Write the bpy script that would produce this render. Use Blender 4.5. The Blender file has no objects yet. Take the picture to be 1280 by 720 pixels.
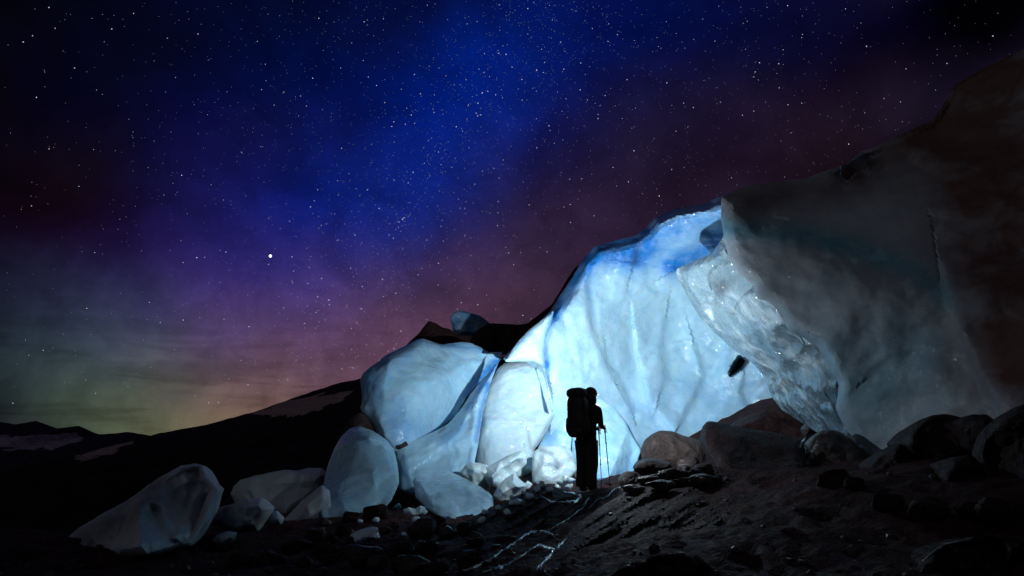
import bpy, bmesh, math, random
import numpy as np
from mathutils import Vector, Matrix
from mathutils.geometry import delaunay_2d_cdt

random.seed(7); np.random.seed(7)
R = math.radians
scene = bpy.context.scene
COL = scene.collection

# ------------------------------------------------------------------ camera
F = 834.0                         # focal length in pixels of a 1280-wide frame
PITCH = math.atan2(215.0, F)      # horizon sits at row 575 of 720
CAM = np.array([0.0, 0.0, 1.0])
cam = bpy.data.cameras.new('camera'); camo = bpy.data.objects.new('camera', cam); COL.objects.link(camo)
cam.sensor_fit = 'HORIZONTAL'; cam.sensor_width = 36.0; cam.lens = 36.0 * F / 1280.0
cam.clip_start = 0.05; cam.clip_end = 40000
camo.location = CAM; camo.rotation_euler = (R(90) + PITCH, 0, 0)
scene.camera = camo
cp, sp_ = math.cos(PITCH), math.sin(PITCH)

def P(px, py, y):
    """world point seen at a pixel, y metres in front of the camera along the ground"""
    px = np.asarray(px, float); py = np.asarray(py, float); y = np.asarray(y, float)
    u = (px - 640) / F; v = (360 - py) / F
    dy = cp - v * sp_; dz = sp_ + v * cp
    k = y / dy
    return np.stack(np.broadcast_arrays(CAM[0] + u * k, CAM[1] + y, CAM[2] + dz * k), -1)

def unproj(p):
    d = p - CAM
    yc = d[..., 1] * cp + d[..., 2] * sp_
    zc = -d[..., 1] * sp_ + d[..., 2] * cp
    return 640 + F * d[..., 0] / yc, 360 - F * zc / yc

def direction(px, py):
    p = P(px, py, 1.0) - CAM
    return p / np.linalg.norm(p, axis=-1, keepdims=True)

# ------------------------------------------------------------------ numpy noise
def _h(ix, iy, iz, s):
    n = (ix.astype(np.int64) * 374761393 + iy.astype(np.int64) * 668265263 + iz.astype(np.int64) * 2147483647 + s * 1274126177) & 0xffffffff
    n = ((n ^ (n >> 13)) * 1274126177) & 0xffffffff
    n = ((n ^ (n >> 16)) * 2246822519) & 0xffffffff
    return ((n ^ (n >> 15)) & 0xffffff) / float(0xffffff)

def vnoise(p, s=0):
    i = np.floor(p).astype(np.int64); f = p - i
    f = f * f * f * (f * (f * 6 - 15) + 10)
    x, y, z = i[:, 0], i[:, 1], i[:, 2]
    r = 0
    for dx in (0, 1):
        wx = f[:, 0] if dx else 1 - f[:, 0]
        for dy in (0, 1):
            wy = f[:, 1] if dy else 1 - f[:, 1]
            for dz in (0, 1):
                wz = f[:, 2] if dz else 1 - f[:, 2]
                r = r + wx * wy * wz * _h(x + dx, y + dy, z + dz, s)
    return r * 2 - 1

def fbm(p, freq=1.0, octs=4, s=0, gain=0.5, ridged=False):
    a, t, r = 1.0, 0.0, 0.0
    q = np.asarray(p, float) * freq + s * 7.13
    for o in range(octs):
        n = vnoise(q, s + o)
        if ridged: n = 1 - 2 * np.abs(n)
        r = r + a * n; t += a; a *= gain; q = q * 2.03 + 3.7
    return r / t

def facets(uv, size, s, amp):
    """lower envelope of tilted planes: chiselled broken-ice facets (uv and size in pixels)"""
    rng = np.random.RandomState(s)
    lo, hi = uv.min(0) - size, uv.max(0) + size
    nx, ny = max(2, int((hi[0] - lo[0]) / size)), max(2, int((hi[1] - lo[1]) / size))
    gx, gy = np.meshgrid(np.linspace(lo[0], hi[0], nx), np.linspace(lo[1], hi[1], ny))
    st = np.stack([gx.ravel(), gy.ravel()], 1) + rng.uniform(-.45, .45, (nx * ny, 2)) * size
    g = rng.normal(0, .5, (len(st), 2)); o = rng.uniform(-.25, .25, len(st))
    best = np.full(len(uv), 1e9)
    for k in range(len(st)):
        d = (uv - st[k]) / size
        r2 = (d * d).sum(1); v = o[k] + d @ g[k] + .12 * r2 + .9 * np.clip(r2 - .8, 0, None)
        best = np.minimum(best, v)
    return best * amp

# ------------------------------------------------------------------ object helpers
def link(name, me, mat=None, parent=None, smooth=True):
    o = bpy.data.objects.new(name, me); COL.objects.link(o)
    if mat: me.materials.append(mat)
    if parent is not None: o.parent = parent
    if smooth: me.polygons.foreach_set('use_smooth', [True] * len(me.polygons))
    return o

def tag(o, label=None, cat=None, group=None, kind=None):
    if label: o['label'] = label
    if cat: o['category'] = cat
    if group: o['group'] = group
    if kind: o['kind'] = kind
    return o

def empty(name, loc, label, cat, group=None):
    o = bpy.data.objects.new(name, None); COL.objects.link(o); o.location = loc
    o.empty_display_size = .1
    return tag(o, label, cat, group)

def mesh(verts, faces, attrs=None):
    me = bpy.data.meshes.new('m'); me.from_pydata([tuple(v) for v in verts], [], faces); me.update()
    for k, a in (attrs or {}).items():
        at = me.attributes.new(k, 'FLOAT', 'POINT'); at.data.foreach_set('value', np.asarray(a, np.float32))
    return me

def seg_dist(p, a, b):
    ab = b - a; t = np.clip(((p - a) @ ab) / max(ab @ ab, 1e-9), 0, 1)
    q = p - (a + t[:, None] * ab)
    d = np.hypot(q[:, 0], q[:, 1])
    side = ab[0] * (p[:, 1] - a[1]) - ab[1] * (p[:, 0] - a[0])
    return d, side

def poly_dist(p, line, closed=False):
    line = np.asarray(line, float); n = len(line)
    D = np.full(len(p), 1e9); S = np.zeros(len(p))
    for i in range(n if closed else n - 1):
        d, s = seg_dist(p, line[i], line[(i + 1) % n])
        m = d < D; D[m] = d[m]; S[m] = s[m]
    return D, S

def inside(p, poly):
    poly = np.asarray(poly, float); r = np.zeros(len(p), bool); j = len(poly) - 1
    for i in range(len(poly)):
        xi, yi = poly[i]; xj, yj = poly[j]
        c = ((yi > p[:, 1]) != (yj > p[:, 1])) & (p[:, 0] < (xj - xi) * (p[:, 1] - yi) / (yj - yi + 1e-12) + xi)
        r ^= c; j = i
    return r

def resample(poly, step, rough, s, smooth=1):
    poly = np.asarray(poly, float); n = len(poly); out = []
    for i in range(n):
        a, b = poly[i], poly[(i + 1) % n]; k = max(1, int(round(np.hypot(*(b - a)) / step)))
        out += [a + (b - a) * t / k for t in range(k)]
    out = np.array(out)
    for _ in range(smooth):
        out = .5 * out + .25 * (np.roll(out, 1, 0) + np.roll(out, -1, 0))
    if rough:
        q = np.concatenate([out, np.zeros((len(out), 1))], 1)
        out = out + rough * np.stack([fbm(q, .09, 4, s, .6), fbm(q, .09, 4, s + 31, .6)], 1)
    return out

def tps(ctrl):
    c = np.asarray(ctrl, float)
    if c.ndim == 0: return lambda p: np.full(len(p), float(c))
    xy, v = c[:, :2] / 100, c[:, 2]; n = len(c)
    if n < 4:
        A = np.concatenate([xy, np.ones((n, 1))], 1); w = np.linalg.lstsq(A, v, rcond=None)[0]
        return lambda p: np.concatenate([p / 100, np.ones((len(p), 1))], 1) @ w
    U = lambda r2: np.where(r2 > 1e-12, r2 * np.log(r2 + 1e-12), 0) * .5
    K = U(((xy[:, None] - xy[None]) ** 2).sum(-1)) + np.eye(n) * .03
    Pm = np.concatenate([np.ones((n, 1)), xy], 1)
    w = np.linalg.solve(np.block([[K, Pm], [Pm.T, np.zeros((3, 3))]]), np.concatenate([v, np.zeros(3)]))
    def f(p):
        p = p / 100
        return U(((p[:, None] - xy[None]) ** 2).sum(-1)) @ w[:n] + np.concatenate([np.ones((len(p), 1)), p], 1) @ w[n:]
    return f

def dm(y):
    y = np.asarray(y, float); t = np.clip((y - 11.4) / 1.8, 0, 1)
    return y + 3.4 * t * t * (3 - 2 * t) + .45 * np.clip(y - 13, 0, None)

def slab(name, outline, depth, mat, parent=None, tf=.5, tb=1.0, rf=40, step=3.0, rough=.8, seed=1,
         facet=((60, .15),), noise=((.9, .12, 4),), creases=(), splats=None, smooth=1, relief=None, dmap=True, rb=None, cups=False):
    """a closed solid of ice or rock: its outline as seen, its own distance, a bulging front and a back"""
    out = resample(outline, step, rough, seed, smooth)
    lo, hi = out.min(0), out.max(0)
    xs = np.arange(lo[0], hi[0] + step, step); ys = np.arange(lo[1], hi[1] + step * .87, step * .87)
    gx, gy = np.meshgrid(xs, ys); gx[1::2] += step / 2
    g = np.stack([gx.ravel(), gy.ravel()], 1)
    rng = np.random.RandomState(seed); g += rng.uniform(-.22, .22, g.shape) * step
    g = g[inside(g, out)]
    d, _ = poly_dist(g, out, True); g = g[d > step * .55]; d = d[d > step * .55]
    nb = len(out); uv = np.concatenate([out, g]); d = np.concatenate([np.zeros(nb), d])
    vs, _, fs, *_ = delaunay_2d_cdt([Vector(p) for p in uv], [], [list(range(nb))], 1, 1e-6)
    vs = np.array([tuple(v) for v in vs])
    if len(vs) != len(uv):
        uv = vs; d, _ = poly_dist(uv, out, True); d[d < 1e-3] = 0
    bnd = d < 1e-6
    dp = np.array(depth, float)
    if dmap:
        if dp.ndim: dp[:, 2] = dm(dp[:, 2])
        else: dp = dm(dp)
    yb = tps(dp)(uv)
    def dome(r):
        t = np.clip(d / r, 0, 1); return np.sqrt(np.clip(1 - (1 - t) ** 2, 0, 1))
    hf = .55 * dome(rf) + .45 * np.clip(d / rf, 0, 1)
    off = tf * hf                                   # metres towards the camera
    q = P(uv[:, 0], uv[:, 1], yb)
    edge = np.clip(d / 9, 0, 1)
    for i, (sz, am) in enumerate(facet):
        fc = facets(uv, sz, seed * 13 + i, am); fc = fc - fc.mean()
        off = off + (-edge if cups else edge) * fc
    for i, (fr, am, oc) in enumerate(noise):
        off = off + edge * am * fbm(q, fr, oc, seed + 17 * i)
    for (line, am, w) in creases:
        dd, ss = poly_dist(uv, line)
        off = off + edge * am * .6 * np.tanh(ss / (np.abs(ss).max() + 1e-9) * 1e3 * 0 + np.sign(ss) * dd / 4.0) * np.exp(-dd / w)
    if relief: off = off + edge * relief(uv, q)
    off[bnd] = 0
    front = P(uv[:, 0], uv[:, 1], yb - off)
    inn = ~bnd
    bidx = np.full(len(uv), -1); bidx[inn] = len(uv) + np.arange(inn.sum()); bidx[bnd] = np.nonzero(bnd)[0]
    hb = np.clip(d / (rb or max(rf, 1.0) * 1.3), 0, 1) ** (1.0 if rb else .75)
    bo = tb * hb * (1 + .25 * fbm(q, .7, 3, seed + 77))
    back = P(uv[:, 0], uv[:, 1], yb); back[:, 1] += bo
    V = np.concatenate([front, back[inn]])
    faces = []
    for f in fs:
        a, b, c = f[:3]
        # camera looks along +Y: front faces wind so that the normal points to the camera
        ar = (uv[b, 0] - uv[a, 0]) * (uv[c, 1] - uv[a, 1]) - (uv[b, 1] - uv[a, 1]) * (uv[c, 0] - uv[a, 0])
        if ar > 0: a, b, c = a, c, b
        faces.append((int(a), int(b), int(c)))
        A, B, C_ = int(bidx[a]), int(bidx[c]), int(bidx[b])
        if bnd[a] and bnd[b] and bnd[c]: continue
        faces.append((A, B, C_))
    at = {}
    for k in ('blue', 'dirt'):  # second mask: dirt, plus shade painted on rims and in hollows
        val = np.zeros(len(uv))
        for s in (splats or {}).get(k, ()):
            dd, _ = poly_dist(uv, s[0]) if len(s[0]) > 1 else (np.hypot(*(uv - np.array(s[0][0])).T), None)
            val += s[2] * np.exp(-(dd / s[1]) ** 2)
        at[k] = np.concatenate([val, val[inn]])
    me = mesh(V, faces, at)
    ev = np.empty(len(me.edges) * 2, np.int32); me.edges.foreach_get('vertices', ev); ev = ev.reshape(-1, 2)
    bb = np.concatenate([bnd, np.zeros(inn.sum(), bool)])
    me.set_sharp_from_angle(angle=R(24))
    sh = me.attributes.get('sharp_edge'); cur = np.zeros(len(me.edges), bool)
    if sh: sh.data.foreach_get('value', cur)
    else: sh = me.attributes.new('sharp_edge', 'BOOLEAN', 'EDGE')
    sh.data.foreach_set('value', cur | bb[ev].all(1))
    o = link(name, me, mat, parent)
    if parent is not None: o.matrix_parent_inverse = Matrix.Translation(-parent.location)
    return o

def ico(sub):
    bm = bmesh.new(); bmesh.ops.create_icosphere(bm, subdivisions=sub, radius=1)
    v = np.array([tuple(x.co) for x in bm.verts]); f = [tuple(x.index for x in p.verts) for p in bm.faces]; bm.free()
    return v, f
ICO = {k: ico(k) for k in (1, 2, 3, 4, 5)}

def rock(name, box, y, mat, seed, sub=4, planes=14, depthk=.8, rough=.05, tilt=0, cut=(.62, .95)):
    """an angular boulder filling the pixel box at distance y"""
    v, f = ICO[sub]; rng = np.random.RandomState(seed)
    n = rng.normal(size=(planes, 3)); n /= np.linalg.norm(n, axis=1)[:, None]
    dist = rng.uniform(cut[0], cut[1], planes)
    dt = v @ n.T
    r = np.where(dt > .05, dist[None] / np.maximum(dt, .05), 9)
    r = -np.log(np.exp(-r * 14).sum(1) + math.exp(-14 * 1.15)) / 14
    p = v * r[:, None]
    p = p + v * (fbm(p, 1.6, 4, seed, .55) * rough * 2)[:, None] + v * (fbm(p, 7, 3, seed + 5) * rough * .5)[:, None]
    p = (p - (p.max(0) + p.min(0)) / 2) / ((p.max(0) - p.min(0)) / 2)
    x0, y0, x1, y1 = box
    c = P((x0 + x1) / 2, (y0 + y1) / 2, y); m = y / F / cp
    w, h = (x1 - x0) / 2 * m, (y1 - y0) / 2 * m
    p = p * np.array([w, (w + h) / 2 * depthk, h])
    me = mesh(p, f, {'blue': np.zeros(len(p)), 'dirt': np.zeros(len(p))})
    o = link(name, me, mat); o.location = c
    return o

# ------------------------------------------------------------------ materials
def srgb(r, g, b):
    f = lambda c: (c / 255) / 12.92 if c <= 10 else (((c / 255) + .055) / 1.055) ** 2.4
    return (f(r), f(g), f(b))

class NT:
    def __init__(s, nt): s.nt = nt; s.L = nt.links
    def n(s, t, **k):
        x = s.nt.nodes.new(t)
        for a, b in k.items(): setattr(x, a, b)
        return x
    def put(s, sock, v):
        if isinstance(v, bpy.types.NodeSocket): s.L.new(v, sock)
        elif v is not None: sock.default_value = v
    def math(s, op, a, b=None, c=None, clamp=False):
        x = s.n('ShaderNodeMath', operation=op, use_clamp=clamp)
        s.put(x.inputs[0], a); s.put(x.inputs[1], b)
        if c is not None: s.put(x.inputs[2], c)
        return x.outputs[0]
    def mix(s, f, a, b):
        x = s.n('ShaderNodeMix', data_type='RGBA')
        s.put(x.inputs['Factor'], f)
        s.put(x.inputs[6], (*a, 1) if isinstance(a, tuple) else a); s.put(x.inputs[7], (*b, 1) if isinstance(b, tuple) else b)
        return x.outputs[2]
    def noise(s, vec, sc, det=4, rough=.55, dist=0):
        x = s.n('ShaderNodeTexNoise'); s.put(x.inputs['Vector'], vec)
        x.inputs['Scale'].default_value = sc; x.inputs['Detail'].default_value = det
        x.inputs['Roughness'].default_value = rough; x.inputs['Distortion'].default_value = dist
        return x.outputs['Fac']
    def ramp(s, v, lo, hi, a=0., b=1.):
        x = s.n('ShaderNodeMapRange', interpolation_type='SMOOTHSTEP')
        s.put(x.inputs[0], v)
        for i, q in enumerate((lo, hi, a, b)): x.inputs[i + 1].default_value = q
        return x.outputs[0]
    def bump(s, h, st, dist, nrm=None):
        x = s.n('ShaderNodeBump'); s.put(x.inputs['Height'], h)
        x.inputs['Strength'].default_value = st; x.inputs['Distance'].default_value = dist
        if nrm is not None: s.put(x.inputs['Normal'], nrm)
        return x.outputs[0]

def newmat(name):
    m = bpy.data.materials.new(name); m.use_nodes = True
    t = NT(m.node_tree); b = m.node_tree.nodes['Principled BSDF']
    return m, t, b

def ice_mat(name, base=(.44, .69, .79), blue=(.015, .20, .55), dirt_shade_col=(.05, .04, .04), dirt0=0., sss=.9, coat=.8, rough=.45, scal=1.6, bstr=.28, blue0=0., streak=.25, glint=.75, grit=1., cup=0.):
    m, t, b = newmat(name)
    geo = t.n('ShaderNodeNewGeometry'); pos = geo.outputs['Position']
    ab = t.n('ShaderNodeAttribute', attribute_name='blue').outputs['Fac']
    ad = t.n('ShaderNodeAttribute', attribute_name='dirt').outputs['Fac']
    mp = t.n('ShaderNodeMapping'); t.put(mp.inputs['Vector'], pos); mp.inputs['Scale'].default_value = (1, 1, 1.9); mp.inputs['Rotation'].default_value = (.15, .22, 0)
    strat = t.noise(mp.outputs[0], 2.3, 6, .62, .4)
    big = t.noise(pos, .9, 4, .55)
    fine = t.noise(pos, 11, 5, .65)
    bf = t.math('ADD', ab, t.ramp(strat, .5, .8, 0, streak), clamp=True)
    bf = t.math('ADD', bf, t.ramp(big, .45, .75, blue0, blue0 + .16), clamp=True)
    col = t.mix(bf, base, blue)
    vein = t.ramp(t.noise(mp.outputs[0], 13, 5, .7, 2.0), .46, .52); vein = t.math('MULTIPLY', vein, t.ramp(t.noise(pos, 2.1, 3), .4, .6))
    col = t.mix(t.math('MULTIPLY', vein, .16 if grit > .5 else .04), col, (.86, .92, .95))
    vc = t.n('ShaderNodeTexVoronoi', feature='DISTANCE_TO_EDGE'); vc.inputs['Scale'].default_value = .85
    wc = t.n('ShaderNodeVectorMath', operation='MULTIPLY_ADD'); nc_ = t.n('ShaderNodeTexNoise'); t.put(nc_.inputs['Vector'], pos); nc_.inputs['Scale'].default_value = 1.3; nc_.inputs['Detail'].default_value = 6
    t.put(wc.inputs[0], nc_.outputs['Color']); wc.inputs[1].default_value = (1.1, 1.1, 1.1); t.put(wc.inputs[2], pos); t.put(vc.inputs['Vector'], wc.outputs[0])
    if grit < .5: halo_on = .30
    else: halo_on = .0
    halo = t.math('MULTIPLY', t.ramp(vc.outputs['Distance'], .0, .14, 1, 0), t.ramp(t.noise(pos, .8, 3), .46, .60))
    col = t.mix(t.math('MULTIPLY', halo, halo_on), col, (.80, .90, .95))
    # thin silt lines and specks in the ice
    silt = t.math('MULTIPLY', t.ramp(t.noise(mp.outputs[0], 5.5, 7, .7, 1.0), .60, .70), t.ramp(big, .42, .62), )
    speck = t.ramp(t.noise(pos, 42, 3, .6), .68, .78)
    df = t.math('ADD', t.math('MULTIPLY', silt, .22 * grit), t.math('MULTIPLY', speck, .25 * grit))
    df = t.math('ADD', df, t.math('MULTIPLY', ad, t.ramp(t.noise(pos, 1.3, 6, .6, .5), .3, .65, .6, 1.0)))
    df = t.math('ADD', df, dirt0, clamp=True)
    col = t.mix(df, col, dirt_shade_col)
    t.put(b.inputs['Base Color'], col)
    b.inputs['Subsurface Weight'].default_value = sss
    b.inputs['Subsurface Radius'].default_value = (.25, .55, 1.0)
    b.inputs['Subsurface Scale'].default_value = .10
    b.inputs['IOR'].default_value = 1.31
    t.put(b.inputs['Roughness'], t.ramp(fine, .3, .7, rough - .12, rough + .15))
    b.inputs['Coat Weight'].default_value = coat; b.inputs['Coat Roughness'].default_value = .12; b.inputs['Coat IOR'].default_value = 1.40
    vo = t.n('ShaderNodeTexVoronoi', feature='SMOOTH_F1'); 
    wob = t.n('ShaderNodeVectorMath', operation='ADD'); t.put(wob.inputs[0], mp.outputs[0])
    nz = t.n('ShaderNodeTexNoise'); t.put(nz.inputs['Vector'], pos); nz.inputs['Scale'].default_value = 1.7; nz.inputs['Detail'].default_value = 3
    t.put(wob.inputs[1], nz.outputs['Color']); t.put(vo.inputs['Vector'], wob.outputs[0])
    vo.inputs['Scale'].default_value = scal; vo.inputs['Smoothness'].default_value = .35
    n1 = t.bump(vo.outputs['Distance'], bstr, .10)
    n2 = t.bump(t.noise(pos, 4.5, 4, .5), bstr * .6, .06, n1)
    n3 = t.bump(fine, .16, .015, n2)
    n4 = t.bump(t.noise(pos, 5.2, 2, .45, .6), glint, .10)
    if cup: n4 = t.bump(vo.outputs['Distance'], 1.0, cup, n4)
    t.put(b.inputs['Normal'], n3); t.put(b.inputs['Coat Normal'], n4)
    return m

def rock_mat(name, c0, c1, rough=.55, sc=3.0, coat=.0, band=False, spec=.35):
    
    m, t, b = newmat(name)
    geo = t.n('ShaderNodeNewGeometry'); pos = geo.outputs['Position']
    mp = t.n('ShaderNodeMapping'); t.put(mp.inputs['Vector'], pos)
    if band: mp.inputs['Scale'].default_value = (1, .35, 3.0); mp.inputs['Rotation'].default_value = (0, .45, .5)
    big = t.noise(mp.outputs[0], sc, 6, .62, .6); fine = t.noise(pos, 19, 6, .7)
    col = t.mix(t.ramp(big, .3, .7), c0, c1)
    col = t.mix(t.ramp(fine, .45, .8, 0, .5), col, tuple(x * 1.8 for x in c1))
    t.put(b.inputs['Base Color'], col)
    t.put(b.inputs['Roughness'], t.ramp(fine, .3, .7, rough - .18, rough + .2))
    b.inputs['Coat Weight'].default_value = coat; b.inputs['Coat Roughness'].default_value = .2; b.inputs['Specular IOR Level'].default_value = spec
    n1 = t.bump(big, 1.0, .22); n2 = t.bump(fine, .8, .05, n1)
    t.put(b.inputs['Normal'], n2)
    return m

def plain(name, c, rough=.7, metal=0., var=.3, sc=30):
    m, t, b = newmat(name)
    geo = t.n('ShaderNodeTexCoord')
    f = t.noise(geo.outputs['Object'], sc, 4, .6)
    t.put(b.inputs['Base Color'], t.mix(f, tuple(x * (1 - var) for x in c), tuple(x * (1 + var) for x in c)))
    b.inputs['Roughness'].default_value = rough; b.inputs['Metallic'].default_value = metal
    t.put(b.inputs['Normal'], t.bump(f, .3, .01))
    return m

ICE = ice_mat('glacier ice')
ICE_CLEAR = ice_mat('clear block ice', base=(.37, .66, .82), streak=.3, scal=1.8, coat=.9, sss=.85)
ICE_WHITE = ice_mat('white block ice', base=(.52, .69, .74), blue=(.22, .5, .66), streak=.18, scal=2.4, bstr=.3)
ICE_GREY = ice_mat('grey old ice', base=(.42, .50, .56), blue=(.14, .32, .42), dirt0=.12, streak=.2, scal=2.4, coat=.25, rough=.5)
ICE_OUT = ice_mat('dusty outer ice', base=(.33, .40, .46), blue=(.04, .32, .45), dirt_shade_col=(.11, .06, .052), dirt0=.05, streak=.15, sss=.2, coat=.12, rough=.55, scal=1.2, bstr=.35)
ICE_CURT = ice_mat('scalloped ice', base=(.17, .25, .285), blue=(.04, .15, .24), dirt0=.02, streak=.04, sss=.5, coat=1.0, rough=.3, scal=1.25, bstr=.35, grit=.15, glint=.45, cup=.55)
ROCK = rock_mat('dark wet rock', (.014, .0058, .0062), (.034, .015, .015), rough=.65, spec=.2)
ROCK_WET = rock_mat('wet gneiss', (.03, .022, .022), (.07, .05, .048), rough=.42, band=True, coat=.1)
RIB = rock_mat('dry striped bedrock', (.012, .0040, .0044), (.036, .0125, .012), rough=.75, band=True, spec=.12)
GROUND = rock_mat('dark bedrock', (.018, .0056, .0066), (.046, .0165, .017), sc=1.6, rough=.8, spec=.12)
BROWN = rock_mat('brown rock', (.020, .013, .011), (.052, .036, .031))

# ------------------------------------------------------------------ world: night sky
world = bpy.data.worlds.new('World'); scene.world = world; world.use_nodes = True
wt = NT(world.node_tree); bg = world.node_tree.nodes['Background']
SKY = [
 (0,0,4,3,11),(150,40,4,5,24),(320,30,2,8,38),(480,40,2,10,50),(560,20,2,10,52),(640,50,3,20,84),(700,20,3,16,76),(760,60,4,15,68),(830,30,5,11,56),(900,50,8,11,50),(980,40,9,9,40),(1050,60,13,9,34),(1180,40,9,6,22),(1280,30,4,2,6),(1240,100,9,5,12),
 (-80,200,7,3,7),(0,200,8,3,8),(80,150,6,4,16),(80,240,12,4,12),(180,190,9,8,40),(190,130,6,7,34),(300,180,10,12,58),(400,120,4,11,52),(430,170,6,16,74),(500,150,4,20,88),(520,200,4,26,110),(570,180,3,32,122),(600,110,3,29,112),(630,90,3,28,108),(650,150,6,26,104),(700,140,8,18,80),(780,150,12,15,56),(870,130,18,16,54),(940,120,22,15,46),(990,150,30,17,34),(1090,130,24,13,25),(1130,150,22,12,22),
 (-80,330,10,5,14),(0,320,15,6,18),(60,290,16,6,16),(110,320,26,14,42),(130,250,18,6,18),(190,270,20,12,40),(250,300,30,25,94),(370,300,18,26,100),(310,250,15,18,76),(450,280,14,32,118),(510,250,12,32,112),(520,300,24,32,96),(590,250,20,28,90),(590,300,36,31,76),(640,250,34,28,70),(640,310,48,32,58),(700,250,46,29,56),(720,200,30,23,62),(760,240,48,30,54),(780,200,36,24,52),(830,235,48,31,50),(920,190,42,25,40),(860,190,34,21,44),(1010,185,38,22,34),
 (-80,420,12,14,22),(0,390,14,14,32),(70,380,30,24,60),(0,430,26,36,46),(100,415,54,54,92),(160,350,34,25,66),(180,400,56,43,96),(260,400,62,44,104),(360,370,52,40,112),(390,420,82,54,104),(320,420,76,50,100),(450,350,46,38,92),(470,390,80,54,86),(500,420,92,59,76),(550,370,68,43,60),(570,390,82,49,62),(630,350,72,44,57),(680,330,58,36,50),(450,455,100,63,72),
 (0,490,20,24,28),(-60,480,20,24,28),(30,455,48,56,58),(60,455,52,68,64),(110,450,70,82,76),(130,480,84,102,66),(200,460,84,78,84),(280,440,72,52,88),(210,495,112,106,70),(290,490,124,98,80),(340,470,122,84,76),(400,455,104,68,74),(20,530,22,20,26),(60,515,40,40,38),(100,515,62,60,54),(190,520,96,88,70),(270,510,120,94,66),(340,495,124,88,68),(700,420,50,34,48),
]
tc = wt.n('ShaderNodeTexCoord'); D = tc.outputs['Generated']
# warp directions gently so the glow is uneven
nzw = wt.n('ShaderNodeTexNoise'); wt.put(nzw.inputs['Vector'], D); nzw.inputs['Scale'].default_value = 5; nzw.inputs['Detail'].default_value = 5; nzw.inputs['Roughness'].default_value = .6
wsub = wt.n('ShaderNodeVectorMath', operation='SUBTRACT'); wt.put(wsub.inputs[0], nzw.outputs['Color']); wsub.inputs[1].default_value = (.5, .5, .5)
wsc = wt.n('ShaderNodeVectorMath', operation='SCALE'); wt.put(wsc.inputs[0], wsub.outputs[0]); wsc.inputs['Scale'].default_value = .11
wad = wt.n('ShaderNodeVectorMath', operation='ADD'); wt.put(wad.inputs[0], D); wt.put(wad.inputs[1], wsc.outputs[0])
wnm = wt.n('ShaderNodeVectorMath', operation='NORMALIZE'); wt.put(wnm.inputs[0], wad.outputs[0]); DW = wnm.outputs[0]
# a smooth sum of Gaussian glows over directions, fitted to the colours listed above
FB = np.array(srgb(10, 7, 20))
def sky_target(p):
    S_ = np.array([q[:2] for q in SKY], float); C_ = np.array([srgb(*(np.array(q[2:]) * np.array([1.0, 1.08, 1.10]) * (.93 if q[1] > 440 and q[0] < 420 else (.80 if q[0] > 600 and q[1] < 260 and q[2] > 16 else 1)))) for q in SKY])
    w = np.exp(-((p[:, None] - S_[None]) ** 2).sum(-1) / (2 * 46.0 ** 2)) + 1e-9
    return (w @ C_) / w.sum(1, keepdims=True)
cg = np.stack(np.meshgrid(np.arange(-130, 1420, 93.), np.arange(-120, 560, 84.)), -1).reshape(-1, 2)
cg[:, 0] += np.where((np.round((cg[:, 1] + 120) / 84) % 2) > 0, 46, 0)
cg = np.concatenate([cg, [(x, y) for x in (30, 110, 190, 270, 350) for y in (440, 490, 525)], [(480, 270), (530, 215), (570, 160), (610, 100), (650, 40)]])
keep_ = ~((cg[:, 0] > 1150) & (cg[:, 1] > 250)) & ~((cg[:, 0] > 760) & (cg[:, 1] > 380)); cg = cg[keep_]
sg = np.stack(np.meshgrid(np.arange(-140, 1420, 24.), np.arange(-130, 560, 24.)), -1).reshape(-1, 2)
SIG2 = .088 ** 2
Dc, Ds = direction(cg[:, 0], cg[:, 1]), direction(sg[:, 0], sg[:, 1])
Am = np.exp((Ds @ Dc.T - 1) / SIG2)
COEF = np.linalg.solve(Am.T @ Am + .02 * np.eye(len(cg)), Am.T @ (sky_target(sg) - FB))
acc = None
for d, cf in zip(Dc, COEF):
    dn = wt.n('ShaderNodeVectorMath', operation='DOT_PRODUCT'); wt.put(dn.inputs[0], DW); dn.inputs[1].default_value = tuple(d)
    w = wt.math('EXPONENT', wt.math('MULTIPLY_ADD', dn.outputs['Value'], 1 / SIG2, -1 / SIG2))
    sc_ = wt.n('ShaderNodeVectorMath', operation='SCALE'); sc_.inputs[0].default_value = tuple(cf); wt.put(sc_.inputs['Scale'], w)
    ad = wt.n('ShaderNodeVectorMath', operation='ADD')
    if acc is None: ad.inputs[0].default_value = tuple(FB)
    else: wt.put(ad.inputs[0], acc)
    wt.put(ad.inputs[1], sc_.outputs[0]); acc = ad.outputs[0]
dv = wt.n('ShaderNodeVectorMath', operation='MAXIMUM'); wt.put(dv.inputs[0], acc); dv.inputs[1].default_value = (.0004, .0003, .0008)
# Milky Way mottling and low cloud streaks
n_mw = wt.noise(D, 13, 8, .66, .6)
mul = wt.ramp(n_mw, .26, .74, .76, 1.24)
mpw = wt.n('ShaderNodeMapping'); wt.put(mpw.inputs['Vector'], D); mpw.inputs['Scale'].default_value = (2.2, 2.2, 15); mpw.inputs['Rotation'].default_value = (0, .36, 0)
cl = wt.noise(mpw.outputs[0], 2.1, 6, .55, .5)
sep = wt.n('ShaderNodeSeparateXYZ'); wt.put(sep.inputs[0], D)
low = wt.ramp(sep.outputs[2], .02, .30, 1, 0)
clm = wt.math('MULTIPLY', wt.ramp(cl, .50, .66), low)
mul = wt.math('MULTIPLY', mul, wt.math('SUBTRACT', 1, wt.math('MULTIPLY', clm, .38)))
fin = wt.n('ShaderNodeVectorMath', operation='SCALE'); wt.put(fin.inputs[0], dv.outputs[0]); wt.put(fin.inputs['Scale'], mul)
wt.put(bg.inputs['Color'], fin.outputs[0]); bg.inputs['Strength'].default_value = 1.0
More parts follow.
